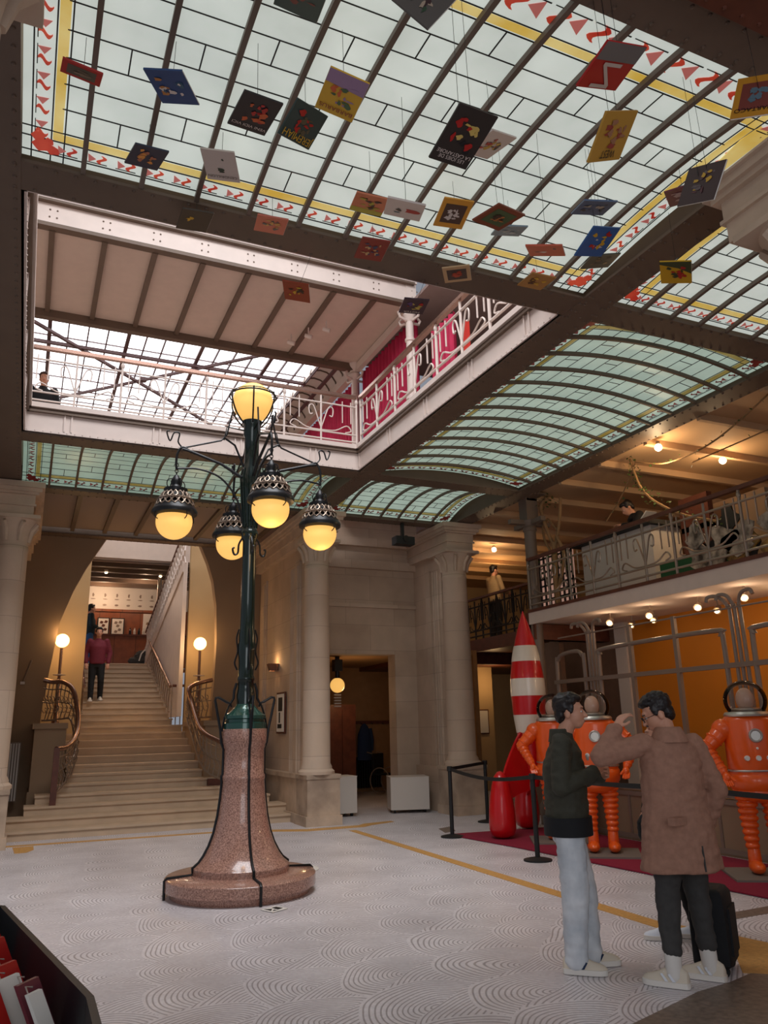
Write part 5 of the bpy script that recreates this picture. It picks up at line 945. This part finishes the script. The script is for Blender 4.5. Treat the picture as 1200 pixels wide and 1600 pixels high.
def hand(mb, wr, d, nrm, side, curl=.5, s=1.):
    wr = Vector(wr); d = Vector(d).normalized(); nrm = Vector(nrm); nrm = (nrm-d*nrm.dot(d)).normalized(); lat = d.cross(nrm)*side
    T = Matrix((lat, d, nrm)).transposed(); mb.ell(wr+d*.045*s, .040*s, .052*s, .017*s, 14, T=T)
    mb.cap(wr-d*.01, wr+d*.03*s, .026*s, .024*s, 10)
    for i in range(4):
        b0 = wr+d*.082*s+lat*(1.5-i)*.0205*s-d*.004*abs(i-1.2); L_ = (.038, .044, .041, .032)[i]*s; a = curl*.7; p = b0
        for k, f_ in enumerate((1, .68, .5)):
            dd = (d*math.cos(a)+nrm*math.sin(a)+lat*(1.5-i)*.05).normalized(); q = p+dd*L_*f_; mb.cap(p, q, .0095*s-.0008*k, .0088*s-.0008*k, 8); p = q; a += curl*.8
    b0 = wr+d*.025*s+lat*.032*s; dd = (d*.65+lat*.65+nrm*.35).normalized(); m1 = b0+dd*.038*s; m2 = m1+(d*.9+lat*.2+nrm*.4).normalized()*.030*s; mb.cap(b0, m1, .013*s, .011*s, 8); mb.cap(m1, m2, .011*s, .0095*s, 8)
def shoe(t, ank, ang, m, fine, stripe=None, sole='paper'):
    a = math.radians(ang); dx = Vector((-math.sin(a), math.cos(a), 0)); lx = Vector((math.cos(a), math.sin(a), 0)); o = Vector((ank[0], ank[1], ank[2]))
    q = MB(); rg = []; sg = []
    for y, w, h, b0 in ((-.088, .020, .06, .008), (-.078, .036, .095, .0), (-.04, .042, .118, .0), (.02, .045, .115, .0), (.065, .048, .094, .0), (.11, .051, .074, .0), (.15, .048, .064, .0), (.178, .036, .052, .0), (.192, .018, .036, .004)):
        rg.append([o+dx*y+lx*w*math.cos(k*PI/8)*(1 if math.sin(k*PI/8) < .3 else .86)+Vector((0, 0, .018+b0+max(0, math.sin(k*PI/8))*(h-.018))) for k in range(17)][:16])
        sg.append([o+dx*y*1.03+lx*(w+.004)*x+Vector((0, 0, z)) for x, z in ((-1, 0), (1, 0), (1, .032), (-1, .032))])
    q.loft(rg); s = q.build('shoe', m, t, True); q = MB(); q.loft(sg); q.build('sole', sole, s, True)
    if fine:
        q = MB()
        for i in range(4): y = .035+.022*i; z = .098-.010*i; q.tube([o+dx*y-lx*.024+Vector((0, 0, z-.008)), o+dx*(y+.006)+Vector((0, 0, z+.002)), o+dx*y+lx*.024+Vector((0, 0, z-.008))], .0035, 5)
        q.build('laces', 'paper' if m != 'sneaker' else 'sneaker_w', s)
        if stripe:
            q = MB()
            for sd in (-1, 1):
                if stripe == 'swoosh': pts = [(-.05, .062), (-.01, .048), (.03, .050), (.01, .040), (-.03, .040), (-.065, .070)]
                else: pts = [(.03, .035), (.05, .035), (.075, .075), (.062, .078)]
                vs = [o+dx*y+lx*sd*.0475+Vector((0, 0, z)) for y, z in pts]; q.prism(vs, lx*sd*.003)
                if stripe != 'swoosh': vs = [o+dx*(y-.045)+lx*sd*.046+Vector((0, 0, z)) for y, z in pts]; q.prism(vs, lx*sd*.003)
            q.build('side_mark', 'navy' if stripe == 'navy' else ('black' if stripe == 'swoosh' else 'sneaker_w'), s)
    return s
def person(loc, yaw, label, P, top, topm, legm, shoem, hairm='hair', vox=.02, hyaw=0, hpitch=0, coat=False, fine=False, hair_long=False, curl=(.5, .5), palm=((0, 0, -1), (0, 0, -1)), feet=(5, -5), stripe=None, hem=None, socks=False, glasses=False, group=None, s=1.0):
    t = thing('person', loc, label, 'person', group, rz=yaw); t.scale = (s, s, s)
    D = dict(hipL=(-.09, 0, .90), hipR=(.09, 0, .90), kneeL=(-.10, .03, .50), kneeR=(.10, .03, .50), ankL=(-.11, -.02, .09), ankR=(.11, -.02, .09), waist=(0, 0, 1.05), chest=(0, .0, 1.30), neck=(0, -.01, 1.47), head=(0, .02, 1.64),
             shL=(-.19, -.01, 1.43), elL=(-.26, -.03, 1.14), wrL=(-.25, .08, .90), shR=(.19, -.01, 1.43), elR=(.26, -.03, 1.14), wrR=(.25, .08, .90)); D.update(P); J = {k: Vector(v) for k, v in D.items()}
    # body: one continuous skin surface
    b = MB(); Hm = Matrix.Rotation(hyaw, 3, 'Z') @ Matrix.Rotation(hpitch, 3, 'X'); hc = J['head']; h = lambda x, y, z: hc+Hm @ Vector((x, y, z))
    b.ell(h(0, -.012, .035), .076, .096, .086, 24, T=Hm); b.ell(h(0, .028, -.022), .062, .068, .088, 20, T=Hm); b.ell(h(0, .045, -.075), .046, .044, .038, 16, T=Hm)
    b.cap(h(0, .093, .012), h(0, .112, -.026), .009, .014, 8); b.cap(h(-.03, .082, .036), h(.03, .082, .036), .014, .014, 8); b.ell(h(0, .090, -.062), .024, .012, .013, 10, T=Hm)
    for sx in (-1, 1): b.ell(h(sx*.078, -.008, -.012), .010, .022, .032, 10, T=Hm)
    b.cap(J['neck']+Vector((0, -.01, -.04)), h(0, -.015, -.06), .060, .054)
    tor = [(J['hipL'].lerp(J['hipR'], .5), .15, .105), (J['waist'], .130, .095), (J['chest'], .155, .105), (J['neck'].lerp(J['chest'], .35), .165, .085), (J['neck'], .06, .055)]
    b.loft([[c+Vector((rx*math.cos(k*PI/10), ry*math.sin(k*PI/10), 0)) for k in range(20)] for c, rx, ry in tor])
    for S_, ci, sd in (('L', 0, -1), ('R', 1, 1)):
        limb(b, [J['sh'+S_], J['el'+S_], J['wr'+S_]], [.055, .040, .027]); limb(b, [J['hip'+S_], J['knee'+S_], J['ank'+S_]], [.085, .056, .040]); b.ell(J['ank'+S_]+Vector((0, .02, -.03)), .035, .07, .04)
        dv = P.get('hd'+S_) or (J['wr'+S_]-J['el'+S_]); hand(b, J['wr'+S_], dv, palm[ci], sd if True else 1, curl[ci])
    blob('body', b, 'skin', t, .0065 if fine else vox*.8, 3 if fine else 2)
    # face
    for sx in (-1, 1):
        q = MB(); q.ell(h(sx*.031, .083, .006), .013, .008, .007, 10, T=Hm); e = q.build('eye', 'eye', t, True); q = MB(); q.ell(h(sx*.031, .0895, .006), .006, .003, .006, 8, T=Hm); q.build('iris', 'iris', e, True)
        if fine: q = MB(); q.cap(h(sx*.015, .096, .030), h(sx*.048, .084, .032), .004, .003, 6); q.build('eyebrow', hairm, t, True)
    q = MB(); q.ell(h(0, .101, -.062), .021, .004, .006, 10, T=Hm); q.build('mouth', 'lip', t, True)
    # hair
    q = MB(); q.ell(h(0, -.030, .052), .088, .096, .084, 20, T=Hm); q.ell(h(0, .035, .098), .070, .058, .034, 16, T=Hm); q.ell(h(0, -.065, -.01), .072, .050, .07, 14, T=Hm)
    random.seed(int(abs(loc[0]*100)))
    for i in range(46 if fine else 14):
        a = random.uniform(0, 2*PI); e_ = random.uniform(.15, 1.3); x = .08*math.cos(a)*math.cos(e_); y = -.015+.095*math.sin(a)*math.cos(e_); z = .055+.085*math.sin(e_)
        if y > .03 and z < .09: continue
        q.ell(h(x, y, z), .026, .028, .016, 8, T=Hm @ Matrix.Rotation(a, 3, 'Z'))
    if hair_long: q.ell(h(0, -.07, -.06), .085, .05, .13, 14, T=Hm)
    for sx in (-1, 1): q.ell(h(sx*.076, .012, .03), .012, .028, .04, 8, T=Hm)
    blob('hair', q, hairm, t, .007 if fine else vox*.8, 2, .004 if fine else 0, (60, 60, 60))
    if glasses:
        q = MB()
        for sx in (-1, 1): q.tube([h(sx*.033+.024*math.cos(w*PI/8), .106, .004+.019*math.sin(w*PI/8)) for w in range(17)], .0022, 5); q.tube([h(sx*.057, .103, .008), h(sx*.082, .0, .006)], .002, 5)
        q.tube([h(-.01, .108, .008), h(.01, .108, .008)], .002, 5); q.build('glasses', 'black', t)
    # trousers
    q = MB(); hp = J['hipL'].lerp(J['hipR'], .5)
    q.loft([[c+Vector((rx*math.cos(k*PI/10), ry*math.sin(k*PI/10), 0)) for k in range(20)] for c, rx, ry in ((hp+Vector((0, 0, -.10)), .15, .11), (hp, .175, .125), (hp+Vector((0, 0, .12)), .160, .112))])
    wide = 1.22 if legm == 'jeans' else 1.
    cut = .13 if socks else .03
    for S_ in 'LR':
        an = J['ank'+S_]; kn = J['knee'+S_]; lo = an+(kn-an).normalized()*(cut-.02) if socks else an+Vector((0, 0, -.02)); limb(q, [J['hip'+S_]+Vector((0, 0, -.03)), kn, lo], [.102, .078*wide, .062*wide])
    blob('trousers', q, legm, t, .010 if fine else vox, 4, .009 if fine else 0, (9, 9, 20))
    if socks:
        for S_ in 'LR': q = MB(); q.cap(J['ank'+S_]+Vector((0, 0, -.03)), J['ank'+S_]+(J['knee'+S_]-J['ank'+S_]).normalized()*.15, .050, .054); q.build('sock', 'sock', t, True)
    # top garment
    q = MB(); nk = J['neck']; hz = hem if hem is not None else .88; c0 = hp.copy(); c0.z = hz
    rings = [(c0, .175, .145), (J['waist'], .182, .150), (J['chest'], .195, .150), (nk+Vector((0, 0, -.08)), .185, .115), (nk+Vector((0, 0, -.01)), .085, .08), (nk+Vector((0, 0, .035)), .068, .068)]
    if coat: rings = [(c0, .285, .20), (hp, .25, .185), (J['waist'], .225, .165), (J['chest'], .215, .155), (nk+Vector((0, 0, -.08)), .205, .12), (nk+Vector((0, -.01, -.01)), .10, .09), (nk+Vector((0, -.015, .04)), .078, .078)]
    q.loft([[c+Vector((rx*math.cos(k*PI/10), ry*math.sin(k*PI/10), 0)) for k in range(20)] for c, rx, ry in rings])
    for S_ in 'LR':
        sh, el, wr = J['sh'+S_], J['el'+S_], J['wr'+S_]; q.ell(sh, .078, .075, .075, 14); limb(q, [sh, el, wr-(wr-el).normalized()*.02], [.074, .066 if not coat else .07, .050 if not coat else .058])
    blob(top, q, topm, t, .010 if fine else vox, 5, (.010 if fine else 0), (10, 10, 22))
    for S_, f_ in (('L', feet[0]), ('R', feet[1])):
        an = J['ank'+S_]; shoe(t, (an.x, an.y, max(0, an.z-.09)), f_, shoem, fine, stripe)
    return t, J, h, Hm
def deg(a): return math.radians(a)
# visitor in the green jacket, profile to the right
t, J, h, Hm = person((3.545, 4.80, .004), deg(-124), 'standing man in olive green bomber jacket and pale jeans, seen in profile', dict(
    ankL=(-.10, .09, .09), ankR=(.09, -.02, .09), kneeL=(-.10, .07, .50), kneeR=(.10, .01, .50), elR=(.27, -.04, 1.17), wrR=(.12, .21, 1.26), hdR=(-.75, .55, .25), elL=(-.27, .03, 1.16), wrL=(-.10, .27, 1.22), hdL=(.8, .45, .3), head=(0, .075, 1.66), neck=(0, .01, 1.49), shL=(-.19, -.01, 1.45), shR=(.19, -.01, 1.45)),
    'jacket', 'olive', 'jeans', 'sneaker', 'hair', fine=True, hyaw=deg(-8), curl=(.7, .7), palm=((0, -1, 0), (0, -1, 0)), feet=(12, -6), stripe='navy', hem=.92)
q = MB(); q.loft([[Vector((.196*math.cos(k*PI/12), .168*math.sin(k*PI/12), z)) for k in range(24)] for z in (.84, .90, .96)]); q.build('jacket_hem', 'blackcloth', t, True)
q = MB(); q.loft([[Vector((r*math.cos(k*PI/10), -.01+r*.95*math.sin(k*PI/10), z)) for k in range(20)] for z, r in ((1.46, .088), (1.50, .080), (1.545, .074), (1.55, .066))], cap=False); q.build('jacket_collar', 'olive', t, True)
q = MB(); q.tube([(.08, .155, 1.37), (.05, .168, 1.34), (.01, .175, 1.355), (-.03, .17, 1.37)], [.004, .010, .008, .004], 6); q.build('chest_mark', 'paper', t, True)
# visitor in the camel coat, back view, left hand in his hair
t, J, h, Hm = person((3.99, 4.22, .004), deg(-8), 'man in long camel coat seen from behind with one hand on his head', dict(
    ankL=(-.15, -.01, .09), ankR=(.15, .03, .09), kneeL=(-.12, .02, .50), kneeR=(.11, .03, .50), hipL=(-.08, 0, .9), hipR=(.08, 0, .9), shL=(-.19, .0, 1.44), elL=(-.50, .03, 1.37), wrL=(-.34, .08, 1.545), hdL=(.55, .0, .8), elR=(.31, -.04, 1.14), wrR=(.26, .06, .90), head=(-.03, .04, 1.635), neck=(0, -.01, 1.49)),
    'coat', 'camel', 'charcoal', 'sneaker', 'hair', fine=True, hyaw=deg(62), hpitch=deg(-24), coat=True, curl=(.55, .4), palm=((1, .2, -.3), (-1, 0, 0)), feet=(42, 40), stripe='plain', hem=.66, socks=True, glasses=True)
q = MB(); q.loft([[Vector((r*math.cos(k*PI/12), -.015+r*math.sin(k*PI/12), z)) for k in range(24)] for z, r in ((1.45, .125), (1.49, .112), (1.545, .086), (1.55, .076))], cap=False); q.build('coat_collar', 'camel', t, True)
q = MB(); q.box(-.27, -.14, -.17, -.12, .955, 1.0, T=Matrix.Rotation(.35, 4, 'Z')); q.build('pocket_flap', 'camel', t)
q = MB(); q.bar((.03, -.198, .67), (.03, -.188, .82), .006, .010); q.build('back_vent', 'charcoal', t)
# third visitor mostly hidden
t, J, h, Hm = person((4.66, 5.02, .004), deg(44), 'visitor in black mostly hidden behind the camel coat, white trainers', dict(
    ankL=(-.03, .10, .09), ankR=(.10, -.14, .09), kneeL=(-.06, .06, .5), kneeR=(.09, -.06, .5), elL=(-.36, .02, 1.20), wrL=(-.12, .16, 1.02), elR=(.26, .0, 1.14), wrR=(.12, .14, 1.0)),
    'hooded_jacket', 'blackcloth', 'blackcloth', 'sneaker_w', 'hair', fine=True, hyaw=deg(10), feet=(6, -4), stripe='swoosh', s=.90)
hb = thing('shoulder_bag', (4.42, 5.0, .66), 'small dark shoulder bag beside the camel coat', 'bag'); q = MB(); q.ell((0, 0, .14), .08, .06, .12, 18); blob('bag_body', q, 'blackcloth', hb, .012, 4, .01); q = MB(); q.tube(sbez([(-.03, 0, .26), (.03, -.02, .5), (.12, -.08, .74)], 6), .010, 6); q.build('strap', 'blackcloth', hb, True)
sc_ = thing('suitcase', (4.33, 4.36, .0), 'black wheeled cabin suitcase behind the feet of the camel coat visitor', 'suitcase', rz=deg(35)); q = MB()
q.loft([[Vector((sx*(.17-e), sy*(.11-e), z)) for sx, sy in ((-1, -1), (-.8, -1.1), (.8, -1.1), (1, -1), (1.04, 0), (1, 1), (.8, 1.1), (-.8, 1.1), (-1, 1), (-1.04, 0))] for z, e in ((.05, .02), (.07, 0), (.30, 0), (.47, .005), (.50, .025), (.51, .05))]); q.build('shell', 'blackcloth', sc_, True)
q = MB(); q.box(-.12, .12, -.135, -.118, .12, .40); q.build('front_pocket', 'blackcloth', sc_)
q = MB(); q.tube([(-.05, .07, .5), (-.05, .07, .53), (.05, .07, .53), (.05, .07, .5)], .010, 6); q.build('grip', 'black', sc_)
for a in (-1, 1):
    for b_ in (-1, 1): q = MB(); q.cyl((a*.12-.012, b_*.07, .026), (a*.12+.012, b_*.07, .026), .026, n=14); q.box(a*.12-.008, a*.12+.008, b_*.07-.01, b_*.07+.01, .026, .07); q.build('wheel', 'black', sc_)
# distant figures
person((1.50, 20.25, 2.304), deg(178), 'person in maroon sweater and dark trousers walking down the stairs', dict(ankR=(.10, .10, .09), ankL=(-.12, -.06, .12), kneeL=(-.11, .06, .52), elL=(-.28, -.03, 1.15), elR=(.28, -.04, 1.15)), 'sweater', 'maroon', 'blackcloth', 'sneaker', 'hair', vox=.018)
person((1.52, 24.25, 3.46), deg(-80), 'person in dark teal jacket and blue jeans standing at the wooden counter', dict(elR=(.24, .0, 1.15), wrR=(.18, .18, 1.08), elL=(-.24, 0, 1.15), wrL=(-.16, .2, 1.08)), 'jacket', 'teal', 'bluejeans', 'blackcloth', 'hair', vox=.02)
person((-.20, 13.6, 5.93), deg(178), 'person in black top looking over the upper balustrade at the left', {}, 'top', 'blackcloth', 'blackcloth', 'blackcloth', 'hair_br', vox=.02, s=.95)
person((9.02, 9.42, 3.46), deg(62), 'person in black leaning over the reading desk on the right balcony', dict(waist=(0, .03, 1.04), chest=(0, .12, 1.25), neck=(0, .22, 1.38), head=(0, .31, 1.50), shL=(-.18, .18, 1.34), shR=(.18, .18, 1.34), elL=(-.24, .28, 1.14), elR=(.24, .28, 1.14), wrL=(-.15, .46, 1.18), wrR=(.15, .46, 1.18)), 'top', 'blackcloth', 'blackcloth', 'blackcloth', 'hair', vox=.018, hpitch=deg(-35))
person((9.90, 15.55, 3.48), deg(-85), 'person in beige jacket on the far gallery behind the railing', dict(elR=(.24, .05, 1.15), wrR=(.18, .25, 1.10), elL=(-.24, .05, 1.15), wrL=(-.16, .25, 1.10)), 'jacket', 'beige', 'blackcloth', 'blackcloth', 'hair', vox=.02)
rb = thing('rucksack', (3.0, 23.9, 3.47), 'grey and black bag slumped on the floor at the stair head', 'bag'); q = MB(); q.ell((0, 0, .2), .24, .16, .22, 16); q.ell((-.2, 0, .1), .2, .14, .12, 14); blob('bag_body', q, 'charcoal', rb, .02, 3, .02)
q = MB(); q.tube([(-.1, -.14, .1), (-.05, -.18, .3), (.05, -.1, .42)], .02, 6); q.build('strap', 'paper', rb, True)
